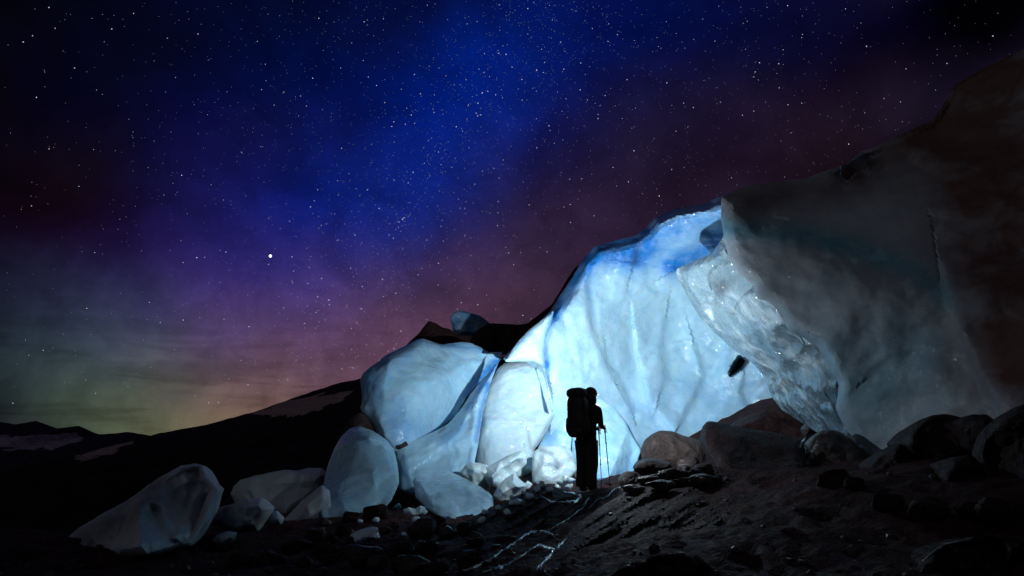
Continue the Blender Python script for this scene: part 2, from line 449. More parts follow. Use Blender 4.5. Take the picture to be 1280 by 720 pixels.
world.cycles.sampling_method = 'MANUAL'; world.cycles.sample_map_resolution = 256

# ------------------------------------------------------------------ stars
def star_mat(name, attr=True):
    m, t, b = newmat(name); m.cycles.emission_sampling = 'NONE'
    for n in list(m.node_tree.nodes):
        if n.type != 'OUTPUT_MATERIAL': m.node_tree.nodes.remove(n)
    e = t.n('ShaderNodeEmission'); o = m.node_tree.nodes[0]
    if attr:
        a = t.n('ShaderNodeAttribute', attribute_name='glow')
        h = t.n('ShaderNodeAttribute', attribute_name='warmth')
        t.put(e.inputs['Color'], t.mix(h.outputs['Fac'], (.55, .70, 1.), (1., .86, .72)))
        t.put(e.inputs['Strength'], a.outputs['Fac'])
    else:
        e.inputs['Color'].default_value = (.86, .92, 1, 1); e.inputs['Strength'].default_value = 3
    t.put(o.inputs['Surface'], e.outputs[0])
    return m

SKYR = 9000.0
def stars():
    rng = np.random.RandomState(3)
    N = 110000
    px = rng.uniform(-500, 1780, N); py = rng.uniform(-420, 640, N)
    # density: the Milky Way band from (470,330) up to (700,-20), fewer stars at the left edge
    band, _ = poly_dist(np.stack([px, py], 1), [(420, 420), (500, 280), (560, 190), (660, 60), (740, -150)])
    dens = .07 + .50 * np.exp(-(band / 80) ** 2) + .16 * np.exp(-(band / 330) ** 2)
    dens *= np.clip((px + 60) / 420, .22, 1) * np.clip((1420 - px) / 420, .3, 1)
    dens *= np.where((py > 430) & (px < 420), .75, 1)
    k = rng.uniform(0, 1, N) < dens
    px, py = px[k], py[k]; n = len(px)
    mag = rng.uniform(0, 1, n) ** 12           # many faint, few bright
    rad = .36 + .36 * mag; glow = .20 + .40 * rng.uniform(0, 1, n) ** 3 + 1.0 * mag
    named = [(246,322,.95,1.2),(603,116,1.0,1.2),(548,190,.8,.9),(503,274,.95,1.1),(505,272,.8,1),(498,284,.6,.8),(507,281,.55,.8),(501,289,.6,.8),(495,287,.5,.8),(510,271,.6,.8),(431,280,.6,.7),
      (229,400,.8,1.0),(310,481,.8,1.0),(501,414,.9,1.1),(548,329,.85,1.0),(622,282,.85,1.0),(713,278,.8,1.0),(712,224,.8,.9),(824,245,.95,1.1),(944,90,.8,1.0),(928,144,.8,1.0),(985,131,.75,.9),(1002,129,.75,.9),(772,354,.7,.8),
      (642,331,.8,.9),(367,339,.8,.9),(365,351,.6,.8),(32,425,.6,.7),(36,444,.6,.7),(160,483,.6,.7),(107,475,.5,.7),(218,437,.6,.7),(1057,11,.7,.9),(1003,43,.7,.9),(833,27,.6,.8),(845,164,.7,.9),(720,14,.6,.8),(640,84,.8,1),(697,115,.7,.8),(750,132,.6,.8),
      (128,18,.5,.6),(115,23,.5,.6),(56,90,.5,.6),(128,118,.6,.6),(166,172,.5,.6),(214,165,.6,.6),(161,149,.55,.6),(10,56,.5,.5),(216,229,.5,.7),(264,231,.6,.7),(1003,20,.55,.8),(929,29,.6,.8),(948,100,.6,.8)]
    cl = [(503 + rng.normal(0, 5), 277 + rng.normal(0, 6), .42, .6) for _ in range(14)] + [(549 + rng.normal(0, 8), 192 + rng.normal(0, 7), .42, .6) for _ in range(16)]
    A = np.array(named + cl)
    px = np.concatenate([px, A[:, 0]]); py = np.concatenate([py, A[:, 1]])
    rad = np.concatenate([rad, A[:, 2] * .70]); glow = np.concatenate([glow, A[:, 3] * 1.5]); n = len(px)
    warm = rng.uniform(0, 1, n) ** 2
    c = CAM + direction(px, py) * SKYR
    r = rad * SKYR / F * .80
    ov = np.array([(1,0,0),(-1,0,0),(0,1,0),(0,-1,0),(0,0,1),(0,0,-1)], float)
    of = [(0,2,4),(2,1,4),(1,3,4),(3,0,4),(2,0,5),(1,2,5),(3,1,5),(0,3,5)]
    V = (c[:, None] + ov[None] * r[:, None, None]).reshape(-1, 3)
    fs = [(a + 6 * i, b + 6 * i, d + 6 * i) for i in range(n) for a, b, d in of]
    me = mesh(V, fs, {'glow': np.repeat(glow, 6), 'warmth': np.repeat(warm, 6)})
    o = link('stars', me, star_mat('starlight'), smooth=False)
    tag(o, 'countless small white and blue stars of the Milky Way', 'stars', kind='stuff')
    v, f = ICO[3]
    o = link('bright_star', mesh(v * SKYR / F * 1.55, f), star_mat('bright starlight', False))
    o.location = CAM + direction(338, 320) * SKYR
    tag(o, 'largest and brightest white star, alone in the purple sky left of the ice', 'star')
stars()

# ------------------------------------------------------------------ far hills and mountains
def hill(name, line, y, zfoot, run, mat, seed, amp, snow=(), kind='structure'):
    line = np.asarray(line, float)
    xs = np.arange(line[0, 0], line[-1, 0], 3.0); ys = np.interp(xs, line[:, 0], line[:, 1])
    q = np.stack([xs, ys, 0 * xs], 1); ys = ys + 1.6 * fbm(q, .05, 5, seed, .6)
    crest = P(xs, ys, np.full(len(xs), float(y)))
    rows = np.concatenate([np.linspace(0, 1, 70), 1 + np.linspace(.04, .8, 18)])
    V = []; S = []
    for t in rows:
        p = crest.copy()
        if t <= 1:
            p[:, 1] -= run * (1 - t); p[:, 2] = zfoot + (crest[:, 2] - zfoot) * t ** 1.25
            k = np.sin(np.pi * t)
        else:
            p[:, 1] += run * (t - 1); p[:, 2] = crest[:, 2] - (crest[:, 2] - zfoot) * (t - 1) / .8; k = 1
        p[:, 2] += amp * fbm(p, 2.2 / (amp * 10), 5, seed + 9, .55) * min(1, 3 * abs(1 - t)) * (k + .3)
        V.append(p)
    V = np.concatenate(V); nc = len(xs)
    u = np.stack(unproj(V), 1); s = np.zeros(len(V))
    for poly in snow:
        d, _ = poly_dist(u, poly, True); ins = inside(u, poly)
        s = np.maximum(s, np.clip(.5 + np.where(ins, d, -d) / 6 + 1.3 * fbm(np.concatenate([u, 0 * u[:, :1]], 1) * np.array([.5, 1.4, 1]), .16, 5, seed, .65), 0, 1))
    fs = [(r * nc + c, r * nc + c + 1, (r + 1) * nc + c + 1, (r + 1) * nc + c) for r in range(len(rows) - 1) for c in range(nc - 1)]
    return tag(link(name, mesh(V, fs, {'snow': s}), mat), kind=kind)

def hill_mat(name, c0, c1, snowc, sc):
    m, t, b = newmat(name)
    pos = t.n('ShaderNodeNewGeometry').outputs['Position']
    a = t.n('ShaderNodeAttribute', attribute_name='snow').outputs['Fac']
    nz = t.noise(pos, sc, 7, .65)
    f = t.ramp(t.math('ADD', a, t.math('MULTIPLY', t.math('SUBTRACT', nz, .5), .9)), .42, .62)
    t.put(b.inputs['Base Color'], t.mix(f, t.mix(nz, c0, c1), snowc)); b.inputs['Roughness'].default_value = .9
    b.inputs['Specular IOR Level'].default_value = .1
    t.put(b.inputs['Normal'], t.bump(nz, .8, 1 / sc))
    return m
HILL = hill_mat('bare hillside', (.012, .008, .009), (.03, .02, .021), (.42, .30, .30), .25)
MOUNT = hill_mat('far mountain', (.02, .016, .03), (.05, .04, .07), (.40, .33, .46), .03)
hill('mountain', [(-300,520),(-60,515),(0,527),(20,530),(45,526),(70,536),(100,532),(110,545),(160,540),(200,546),(300,541),(420,540)], 900, -20, 420, MOUNT, 21, 8,
     snow=[[(-60,540),(30,545),(80,540),(120,548),(60,562),(0,560),(-60,556)]])
hill('hill', [(-500,680),(-100,622),(0,602),(60,588),(120,566),(165,553),(200,541),(225,537),(260,530),(300,520),(330,511),(360,500),(400,486),(430,478),(455,472),(520,455),(600,440),(720,425)], 110, -9, 85, HILL, 22, 2.0,
     snow=[[(318,517),(340,507),(372,499),(405,491),(440,489),(425,502),(398,512),(380,518),(355,520)], [(86,566),(110,558),(135,553),(165,552),(150,562),(118,572),(100,574)]])

# ------------------------------------------------------------------ ground: one sheet to the horizon
GC = []   # (x, y, z) from what the photograph shows of the ground
for px, py, y in [(0,720,6.8),(200,700,8),(450,690,10.2),(565,660,13.2001),(510,655,13.0),(600,645,13.4),(640,720,6.0),(1000,720,5.4),(1280,720,5.2),(733,615,12),(650,625,12),(860,590,12),(862,566,16.5),(845,588,14.6),(765,601,15.8),(800,592,15.4),(700,607,15.2),(960,528,16.5),
                  (1050,585,12.3),(1000,625,9.5),(1150,580,9.0),(1280,560,8.0),(1280,640,6.5),(300,668,11.2),(400,655,13.0),(130,690,8.2),(500,640,13.4),(600,620,14.2),(640,612,14.2),(720,575,15.5),(0,660,9.5)]:
    GC.append(P(px, py, float(dm(y)) if y > 13.5 else y))
GC += [np.array(v, float) for v in [(-8,3,-.7),(0,2,-.15),(6,2,.15),(0,-6,-.4),(-8,-8,-1),(10,-6,.5),(14,8,1.3),(16,16,2.6),(8,22,2.8),(0,22,1.0),(-6,20,-1.2),(-13,14,-2.2),(-16,6,-2.0),(-12,26,-4)]]
GC = np.array(GC)
gf = tps(np.stack([GC[:, 0] * 10, GC[:, 1] * 10, GC[:, 2]], 1))
def ground_z(x, y, detail=True):
    p = np.stack([x, y], 1); r = np.hypot(x, y - 8)
    near = gf(np.clip(p, (-20, -14), (18, 27)) * 10)
    far = -9 - 14 * np.clip((r - 40) / 300, 0, 1)
    k = np.clip((r - 20) / 26, 0, 1); k = k * k * (3 - 2 * k)
    z = near * (1 - k) + far * k
    if detail:
        q = np.stack([x, y, 0 * x], 1)
        fade = np.clip(1 - (r - 22) / 40, .0, 1)
        z = z + fade * (.20 * fbm(q, .45, 3, 40) + .10 * fbm(q * np.array([1.6, .8, 1]), 1.5, 5, 41, .55, True) + .03 * fbm(q, 7, 3, 43))
        flat = np.exp(-((x - 1.35) ** 2 + (y - 12) ** 2) / .55)    # trodden spot under the hiker
        z = z * (1 - flat) + .455 * flat
        z = z + .6 * np.clip(r - 60, 0, 200) / 100 * fbm(q, .03, 4, 44)
    return z
def axis(lim, fine, n, c):
    t = np.linspace(-1, 1, n); a = np.sign(t) * (np.abs(t) * fine + (lim - fine) * np.abs(t) ** 9); return c + a
gx = axis(12000, 17, 360, 0.0); gy = axis(12000, 15, 340, 9.0)
GX, GY = np.meshgrid(gx, gy); gz = ground_z(GX.ravel(), GY.ravel())
nx = len(gx)
gfaces = [(j * nx + i, j * nx + i + 1, (j + 1) * nx + i + 1, (j + 1) * nx + i) for j in range(len(gy) - 1) for i in range(nx - 1)]
tag(link('ground', mesh(np.stack([GX.ravel(), GY.ravel(), gz], 1), gfaces), GROUND), kind='structure')

# ------------------------------------------------------------------ the glacier: one body of ice with its cave
glacier = empty('glacier', P(900, 560, 15), 'huge glacier snout with a lit blue ice cave under a dark overhanging outer wall', 'glacier')
def scallop(fr, am, s):
    return lambda uv, q: am * fbm(q * np.array([1, 1, .7]), fr, 3, s, .5, True)
cave_out = [(655,418),(670,405),(686,391),(701,367),(717,345),(729,323),(745,307),(764,302),(795,294),(807,285),(820,272),(843,261),(880,255),(905,244),(960,238),(1040,300),
            (1060,420),(1060,560),(960,600),(800,600),(700,585),(676,560),(682,500),(678,470),(672,462),(655,452),(632,452),(628,449),(640,437)]
def cave_relief(uv, q):
    r = .05 * fbm(q, 2.2, 4, 5)
    # a hollow dished into the glacier around the brightest part, and ribs rising to the right
    r += -.5 * np.exp(-(((uv[:, 0] - 850) / 90) ** 2 + ((uv[:, 1] - 450) / 80) ** 2))
    d, _ = poly_dist(uv, [(655,418),(686,391),(717,345),(729,323),(745,307),(764,302),(795,294),(807,285),(820,272),(843,261),(880,255),(905,244)])
    r += 1.1 * np.clip(d / 15, 0, 1) ** .6
    hole = np.array([(912,470),(915,457),(924,445),(935,451),(928,461),(918,467)], float); dd, _ = poly_dist(uv, hole, True); ins = inside(uv, hole)
    r += -2.6 * np.clip(np.where(ins, .3 + dd / 2.5, .3 - dd / 4), 0, 1)
    # the roof: above row 330 the ice leans out over the cave
    return r
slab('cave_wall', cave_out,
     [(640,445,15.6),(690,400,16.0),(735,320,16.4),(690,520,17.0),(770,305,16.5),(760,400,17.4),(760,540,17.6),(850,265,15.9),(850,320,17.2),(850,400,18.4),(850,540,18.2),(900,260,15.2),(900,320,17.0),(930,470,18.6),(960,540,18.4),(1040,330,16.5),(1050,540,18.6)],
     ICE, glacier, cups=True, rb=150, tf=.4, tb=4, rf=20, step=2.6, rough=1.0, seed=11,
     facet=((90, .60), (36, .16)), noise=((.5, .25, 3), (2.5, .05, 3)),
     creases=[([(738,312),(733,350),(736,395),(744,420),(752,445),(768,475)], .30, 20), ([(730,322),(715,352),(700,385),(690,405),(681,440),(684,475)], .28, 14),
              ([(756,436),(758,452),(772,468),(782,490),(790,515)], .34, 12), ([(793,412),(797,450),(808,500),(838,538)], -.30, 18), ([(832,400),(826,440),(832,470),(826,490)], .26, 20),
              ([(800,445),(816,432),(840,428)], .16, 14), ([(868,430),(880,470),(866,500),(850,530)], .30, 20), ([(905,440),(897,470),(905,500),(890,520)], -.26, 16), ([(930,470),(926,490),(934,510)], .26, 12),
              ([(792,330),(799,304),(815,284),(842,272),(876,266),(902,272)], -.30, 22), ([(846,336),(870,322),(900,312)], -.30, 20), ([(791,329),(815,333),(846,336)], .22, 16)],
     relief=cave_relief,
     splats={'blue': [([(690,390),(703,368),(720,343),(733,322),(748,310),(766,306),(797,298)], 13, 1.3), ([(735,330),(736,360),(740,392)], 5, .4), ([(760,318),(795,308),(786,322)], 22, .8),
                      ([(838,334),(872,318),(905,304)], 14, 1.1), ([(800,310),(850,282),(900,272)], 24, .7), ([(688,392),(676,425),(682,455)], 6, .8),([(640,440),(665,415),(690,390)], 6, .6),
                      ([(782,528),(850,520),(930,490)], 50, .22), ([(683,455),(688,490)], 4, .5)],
             'dirt': [([(916,464),(926,452)], 6, .8), ([(690,385),(717,341),(731,319)], 5, .9), ([(745,303),(764,299),(795,290),(808,280),(820,268),(843,258),(880,252),(902,243)], 5, 1.0), ([(640,560),(800,575),(960,560)], 22, .3),  # shade painted dark inside the hole and along the skyline rim
                      ([(655,425),(690,388)], 4, .5),([(793,328),(796,310),(806,292)],4,.45)]})  # shadowed left flank edge painted dark; darker line beside the roof
curt_out = [(846,336),(845,345),(859,370),(874,395),(896,418),(915,436),(934,448),(948,462),(956,472),(959,482),(965,497),(977,512),(996,524),(1021,540),(1060,560),(1090,560),(1090,480),(1060,420),(1010,390),(970,350),(930,300),(908,290),(898,305),(890,317),(865,328)]
def curt_relief(uv, q):
    # long scallops that run down the sheet, and one hollow melted into it
    w = uv @ np.array([.80, -.60]); a = uv @ np.array([.60, .80])
    qq = np.stack([w / 17, a / 40, 0 * w], 1)
    r = .30 * fbm(qq, 1.0, 2, 90, .4, True)
    d = np.hypot((uv[:, 0] - 914) / 24, (uv[:, 1] - 352) / 20)
    d = d * (1 + .35 * fbm(np.stack([uv[:, 0] / 14, uv[:, 1] / 14, 0 * w], 1), 1, 2, 95)); r += -1.1 * np.exp(-d ** 3)
    return r
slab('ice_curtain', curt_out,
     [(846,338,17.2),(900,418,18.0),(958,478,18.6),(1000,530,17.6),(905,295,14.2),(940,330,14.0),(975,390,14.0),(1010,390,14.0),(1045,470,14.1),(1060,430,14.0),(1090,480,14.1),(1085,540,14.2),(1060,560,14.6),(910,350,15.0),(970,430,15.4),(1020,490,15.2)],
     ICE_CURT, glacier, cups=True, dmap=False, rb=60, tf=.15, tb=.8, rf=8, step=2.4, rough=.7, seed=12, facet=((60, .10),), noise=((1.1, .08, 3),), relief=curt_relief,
     splats={'blue': [([(960,430),(1020,510)], 40, .3)], 'dirt': [([(1000,440),(1080,560)], 60, .25), ([(912,350)], 13, .9)]})  # shade of the melted hollow painted into the colour
outer = [(902,246),(927,234),(959,228),(1006,223),(1018,218),(1060,205),(1072,192),(1100,180),(1130,166),(1163,152),(1176,136),(1192,108),(1212,94),(1240,79),(1280,61),(1340,30),(1480,-30),(1700,-60),(1750,300),(1740,640),(1500,660),(1280,620),(1130,600),(1098,578),
         (1085,566),(1060,540),(1044,512),(1047,494),(1049,480),(1040,466),(1031,447),(1019,431),(1000,420),(984,411),(971,386),(958,376),(946,373),(943,357),(924,342),(911,324),(906,300),(901,270)]
def outer_relief(uv, q):
    r = .10 * fbm(q, .9, 4, 61)
    r += .35 * np.exp(-((poly_dist(uv, [(1020,440),(1060,400),(1120,370),(1200,370)])[0]) / 60) ** 2)
    d, s = poly_dist(uv, [(1085,470),(1110,446),(1150,437),(1192,440),(1215,465),(1240,505)])
    r += -.22 * np.tanh(-s / 1e9) * np.exp(-d / 30)
    d, s = poly_dist(uv, [(1060,205),(1082,214),(1060,225)]); r += -.35 * np.exp(-(d / 14) ** 2)
    return r
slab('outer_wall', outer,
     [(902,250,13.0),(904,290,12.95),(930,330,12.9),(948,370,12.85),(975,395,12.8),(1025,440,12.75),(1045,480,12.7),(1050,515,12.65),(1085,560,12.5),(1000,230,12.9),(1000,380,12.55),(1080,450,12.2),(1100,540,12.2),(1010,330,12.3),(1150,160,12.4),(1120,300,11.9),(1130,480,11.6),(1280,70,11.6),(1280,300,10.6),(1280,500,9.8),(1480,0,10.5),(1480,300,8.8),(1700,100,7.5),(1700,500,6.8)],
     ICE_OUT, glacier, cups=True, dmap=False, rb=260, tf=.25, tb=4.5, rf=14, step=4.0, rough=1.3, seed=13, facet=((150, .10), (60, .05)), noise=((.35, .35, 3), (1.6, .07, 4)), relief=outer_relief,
     creases=[([(1085,470),(1110,446),(1150,437),(1192,440),(1215,465),(1240,505)], -.05, 28), ([(1175,330),(1190,400),(1225,470),(1250,520)], -.22, 40)],
     splats={'blue': [([(905,285),(960,288),(1030,300),(1090,318),(1150,340),(1180,370)], 15, .75), ([(1050,470),(1090,500),(1120,450)], 60, .35)],
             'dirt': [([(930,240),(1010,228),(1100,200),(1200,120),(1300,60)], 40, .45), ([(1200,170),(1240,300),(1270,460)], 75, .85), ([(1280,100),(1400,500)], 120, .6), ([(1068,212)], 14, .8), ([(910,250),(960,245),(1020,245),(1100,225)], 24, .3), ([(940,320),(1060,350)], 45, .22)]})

# ------------------------------------------------------------------ broken ice in front of the glacier
def ice(label, outline, depth, mat=ICE_CLEAR, name='ice_block', group=None, **k):
    o = slab(name, outline, depth, mat, **k)
    return tag(o, label, 'ice block' if name == 'ice_block' else 'ice chunk', group)

ice('biggest rounded pale blue ice block, left of the narrow crack',
    [(450,475),(454,466),(467,456),(482,444),(498,436),(511,430),(520,425),(529,423),(540,427),(553,431),(576,427),(590,429),(600,434),(611,440),(629,440),(622,453),(612,466),(604,473),(595,483),(584,495),(577,507),(570,519),(557,530),(546,539),(530,560),(500,575),(482,560),(473,548),(467,534),(457,519),(450,511),(453,497)],
    [(455,490,15.0),(500,430,15.6),(560,430,16.3),(625,442,16.6),(500,550,14.6),(560,520,15.5),(530,480,15.2)], tf=.75, tb=2.6, rf=50, step=2.6, seed=3, facet=((100, .42), (40, .14), (18, .03)), noise=((.8, .15, 3), (3, .03, 3)), rough=1.0,
    splats={'blue': [([(455,480),(475,455),(505,437)], 20, .38), ([(620,452),(600,476),(584,494)], 6, .9), ([(555,431),(600,437)], 5, .5), ([(460,510),(490,520)], 30, .25), ([(500,545),(540,540)], 16, .2)],
            'dirt': [([(541,427),(552,431)], 1.6, .9)]})
ice('smooth tapering ice apron sloping down between the rounded block and the tall slab',
    [(627,447),(622,456),(612,482),(603,520),(598,555),(592,585),(575,600),(545,614),(515,619),(500,612),(498,590),(493,566),(500,552),(520,549),(540,541),(560,530),(574,514),(590,490),(604,474),(618,457)],
    [(625,450,15.2),(600,500,14.9),(575,515,14.9),(500,560,14.4),(510,612,13.8),(590,585,13.7),(545,570,14.2)], tf=.35, tb=1.2, rf=12, step=2.2, seed=4, facet=((44, .40), (20, .10)), noise=((1.4, .12, 3),),
    creases=[([(600,480),(586,515),(578,540),(560,556),(540,570)], .12, 14), ([(590,515),(588,560),(585,585)], -.14, 10)],
    splats={'blue': [([(625,452),(603,478),(584,510)], 5, 1.0), ([(612,480),(602,515),(596,550)], 4, .9), ([(575,530),(560,545)], 10, .35)], 'dirt': [([(592,488),(577,508)], 1.5, .9), ([(549,540),(556,535)], 2.5, .9)]})
ice('tall white ice slab with a flat top standing behind the small lumps',
    [(630,454),(645,451.5),(670,449),(680,451),(686,456),(688,475),(690,494),(693,504),(694,519),(686,534),(677,550),(668,562),(664,590),(640,604),(610,604),(594,594),(596,566),(598,540),(602,510),(607,494),(615,475),(622,461)],
    [(625,460,16.40),(685,455,16.40),(692,520,16.00),(600,580,15.50),(660,580,15.50),(650,510,15.90)], ICE_WHITE, tf=.4, tb=1.4, rf=16, step=2.4, seed=5, facet=((56, .50), (24, .12)), noise=((1.2, .08, 3), (4, .02, 3)),
    creases=[([(690,506),(676,520),(665,535),(657,552)], .10, 14)],
    splats={'blue': [([(606,498),(600,540),(597,575)], 4, .55)], 'dirt': [([(692,522),(678,545),(668,562)], 3, .45), ([(659,535),(664,560)], 2.2, .4), ([(661,452),(668,451)], 2, .7)]})
ice('narrow bluish ice fin leaning in the crack above the tall slab',
    [(631,452),(640,438),(650,424),(664,410),(680,398),(692,388),(690,400),(684,418),(680,440),(682,470),(690,500),(694,515),(688,512),(684,480),(678,458),(668,452),(650,452)],
    [(640,445,14.5),(690,392,14.9),(690,500,14.8)], ICE, tf=.25, tb=.8, rf=9, step=2.2, seed=6, facet=((26, .10),), noise=((2, .06, 3),), creases=[([(688,396),(668,420),(650,436)], .10, 8)],
    splats={'blue': [([(692,390),(684,420),(682,470)], 4, .9), ([(645,432),(664,414)], 4, .35)]})
ice('bluish ice wedge filling the gap left of the hiker',
    [(688,496),(698,490),(716,496),(735,520),(745,560),(735,590),(700,590),(676,575),(672,560),(684,538),(694,520)], 16.3, tf=.35, tb=.8, rf=22, step=2.4, seed=7,
    splats={'blue': [([(690,510),(688,545)], 10, .45)]})
ice('small white ice lump with a flat top just above the backpack',
    [(695,480),(702,478),(715,475),(724,473.5),(727,481),(736,487),(738,500),(728,512),(712,512),(703,503),(696,494)], 16.2, ICE_WHITE, tf=.25, tb=.5, rf=10, step=2.0, seed=8, facet=((20, .08),))
ice('broad pale ice block tapering right, directly behind the hiker',
    [(722,508),(735,498),(748,497),(761,505),(773,516),(782,528),(790,544),(801,562),(795,581),(790,594),(764,606),(739,608),(720,600),(714,580),(716,545)],
    [(725,510,15.90),(760,505,16.00),(800,565,15.60),(760,600,15.20),(720,595,15.40),(755,550,15.50)], tf=.4, tb=1.0, rf=24, step=2.4, seed=9, facet=((56, .50), (24, .12)), noise=((1.4, .07, 3),),
    splats={'blue': [([(780,590),(797,570)], 12, .3), ([(730,590),(770,600)], 12, .25)]})
ice('dirty rounded ice lump with dark veins left of the hiker legs',
    [(665,572),(668,564),(675,559),(692,556),(711,559),(717,569),(721,588),(712,600),(695,610),(680,610),(665,604)], 14.2, ICE_WHITE, tf=.35, tb=.6, rf=14, step=1.8, seed=10, facet=((24, .24), (10, .05)), noise=((2.5, .08, 4),),
    splats={'dirt': [([(676,562),(690,568),(698,580),(694,590)], 3.2, .6), ([(668,590),(680,600)], 5, .4), ([(705,560),(715,575)], 3, .3)]})
CH = 'ice chunks fallen at the foot of the glacier'
def chunk(label, outline, y, mat=ICE_WHITE, **k):
    kw = dict(tf=.25, tb=.5, rf=9, step=1.8, facet=((24, .42), (11, .09)), noise=((2.5, .04, 3),), rough=.9, smooth=0); kw.update(k)
    return ice(label, outline, y, mat, name='ice_chunk', group=CH, **kw)
chunk('knobbly white ice chunk wedged left of the upright pointed one', [(575,591),(582,581),(590,577),(598,578),(608,581),(616,590),(612,606),(600,614),(585,604)], 13.1, seed=30, noise=((4, .09, 3),))
chunk('long pointed white ice chunk tilted up under the tall slab', [(608,584),(622,577),(634,570),(645,565),(652,564),(659,569),(658,580),(648,590),(640,600),(626,612),(612,610),(606,596)], 13.0, seed=31,
      creases=[([(655,568),(636,582),(622,590)], .06, 8)])
chunk('wedge shaped white ice chunk right of the low broad one', [(616,620),(622,608),(632,598),(642,591),(651,600),(660,607),(654,618),(636,632),(618,628)], 12.7, seed=32)
chunk('large low ice chunk with a sloping ridge in the front row of the fallen ice',
      [(516,602),(518,597),(525,594),(537,599),(548,592),(559,588),(568,592),(578,596),(590,603),(600,608),(610,615),(616,621),(617,632),(608,640),(600,645),(584,656),(566,657),(553,648),(534,636),(520,622)],
      [(520,605,12.8),(600,620,12.6),(575,650,12.2)], ICE_CLEAR, tf=.35, tb=.7, rf=12, step=2.0, seed=33, smooth=0, facet=((44, .62), (18, .14)), creases=[([(559,588),(585,612),(614,626)], .08, 14)], splats={'blue': [([(590,605),(612,625)], 9, .2)]})
chunk('small blocky white ice chunk lying left of a dark stone', [(504,637),(510,634),(519,636),(526,632),(532,634),(531,642),(522,650),(515,661),(506,652)], 12.3, seed=34)
chunk('small bright two lobed ice chunk lying alone on the dark ground', [(434,679),(438,668),(446,664),(457,660),(466,658),(473,660),(474,668),(478,676),(466,679),(456,680),(447,685),(437,685)], 10.6, seed=35, tf=.2, tb=.3, rf=10)
chunk('little grey ice chunk half hidden under the low broad one', [(552,648),(560,644),(570,647),(570,656),(562,662),(554,658)], 12.0, ICE_GREY, seed=36, tf=.12, tb=.2, rf=8)
chunk('little white ice nub stuck beside the wedge shaped chunk', [(656,604),(660,601),(666,605),(662,610),(655,612)], 12.8, seed=37, tf=.08, tb=.12, rf=5, step=1.6)
for i, (x, y_) in enumerate([(701, 604), (707, 599), (714, 602), (697, 609), (711, 608)]):
    o = rock('ice_chunk', (x - 5, y_ - 5, x + 5, y_ + 4), 12.9, ICE_WHITE, 300 + i, 3, rough=.1)
    tag(o, 'pebble sized white ice chunk in the little pile beside the hiker boots', 'ice chunk', 'little pile of ice pebbles')

GL = 'grey ice blocks on the dark left slope'
ice('tall rounded grey ice block standing left of the lit glacier front',
    [(404,606),(410,580),(418,560),(426,547),(437,535),(450,533),(462,537),(474,543),(485,552),(493,563),(497,580),(499,604),(490,625),(470,648),(430,660),(404,650),(398,630)],
    [(410,590,13.1),(450,540,13.4),(495,570,13.2),(490,620,12.6),(410,640,12.3)], ICE_CLEAR, tf=.6, tb=1.4, rf=28, step=2.4, seed=14, smooth=0, facet=((66, .85), (28, .20)), noise=((1.0, .10, 3),),
    splats={'dirt': [([(400,640),(450,655),(490,640)], 16, .5)], 'blue': [([(430,560),(420,600)], 20, .15)]})
ice('grey ice ramp leaning against the left side of the tall rounded block', [(350,656),(362,642),(376,627),(390,616),(402,606),(412,612),(414,640),(408,658),(380,664)], 12.4, ICE_GREY, group=GL, tf=.2, tb=.6, rf=10, step=2.2, seed=15, facet=((30, .22), (14, .05)))
ice('wide flat topped grey ice block lying behind the smaller left blocks', [(288,618),(292,608),(300,600),(318,595),(340,590),(356,587),(372,588),(385,585),(402,585),(410,592),(408,612),(390,634),(360,650),(325,648),(298,636)], 13.5, ICE_GREY, group=GL, tf=.5, tb=1.2, rf=16, step=2.4, seed=16, smooth=0, facet=((52, .75), (22, .16)))
ice('low slanting pale grey ice block between the pointed block and the flat one', [(252,648),(262,640),(274,634),(290,630),(308,624),(326,622),(340,635),(336,644),(331,652),(322,664),(290,668),(260,662)], 10.6, ICE_GREY, group=GL, tf=.3, tb=.6, rf=10, step=2.0, seed=17, smooth=0, facet=((40, .5), (16, .10)))
ice('small grey ice nub at the right end of the slanting block', [(330,650),(338,640),(346,638),(356,648),(352,656),(336,658)], 11.2, ICE_GREY, group=GL, tf=.15, tb=.3, rf=8, step=2, seed=18)
ice('little grey ice lump under the slanting block', [(263,676),(272,668),(284,664),(297,665),(293,676),(280,686),(270,685)], 9.6, ICE_GREY, group=GL, tf=.15, tb=.25, rf=9, step=2, seed=19)
ice('long pointed blue grey ice block rising from the far left ground',
    [(272,612),(267,606),(262,600),(258,597),(256,588),(252,581),(243,579),(226,582),(210,591),(197,598),(184,607),(170,618),(157,627),(131,640),(98,660),(70,684),(90,708),(150,712),(200,697),(240,682),(255,655),(263,630)],
    [(260,600,9.5),(240,580,9.6),(160,630,9.2),(90,690,8.6),(220,690,8.7)], ICE_GREY, group=GL, tf=.45, tb=1.2, rf=22, step=2.4, seed=20, smooth=0, facet=((70, .70), (28, .18), (12, .04)), noise=((1.1, .10, 3),), creases=[([(205,596),(160,650),(140,700)], -.14, 24), ([(256,590),(236,640),(226,690)], -.08, 20)],
    splats={'dirt': [([(80,690),(150,650),(190,612)], 24, .65), ([(100,705),(220,695)], 12, .6)]})
ice('small dark blue ice fin on the ridge above the rounded block', [(563,398),(566,391),(573,388),(582,389),(592,392),(600,395),(611,403),(616,412),(612,440),(575,440),(568,424)], 20.5,
    ice_mat('deep blue ice', base=(.07, .17, .30), blue=(.02, .07, .18), sss=.3, coat=.2, rough=.45), tf=.3, tb=.7, rf=7, step=1.6, seed=23, smooth=0, facet=((22, .35), (10, .08)))

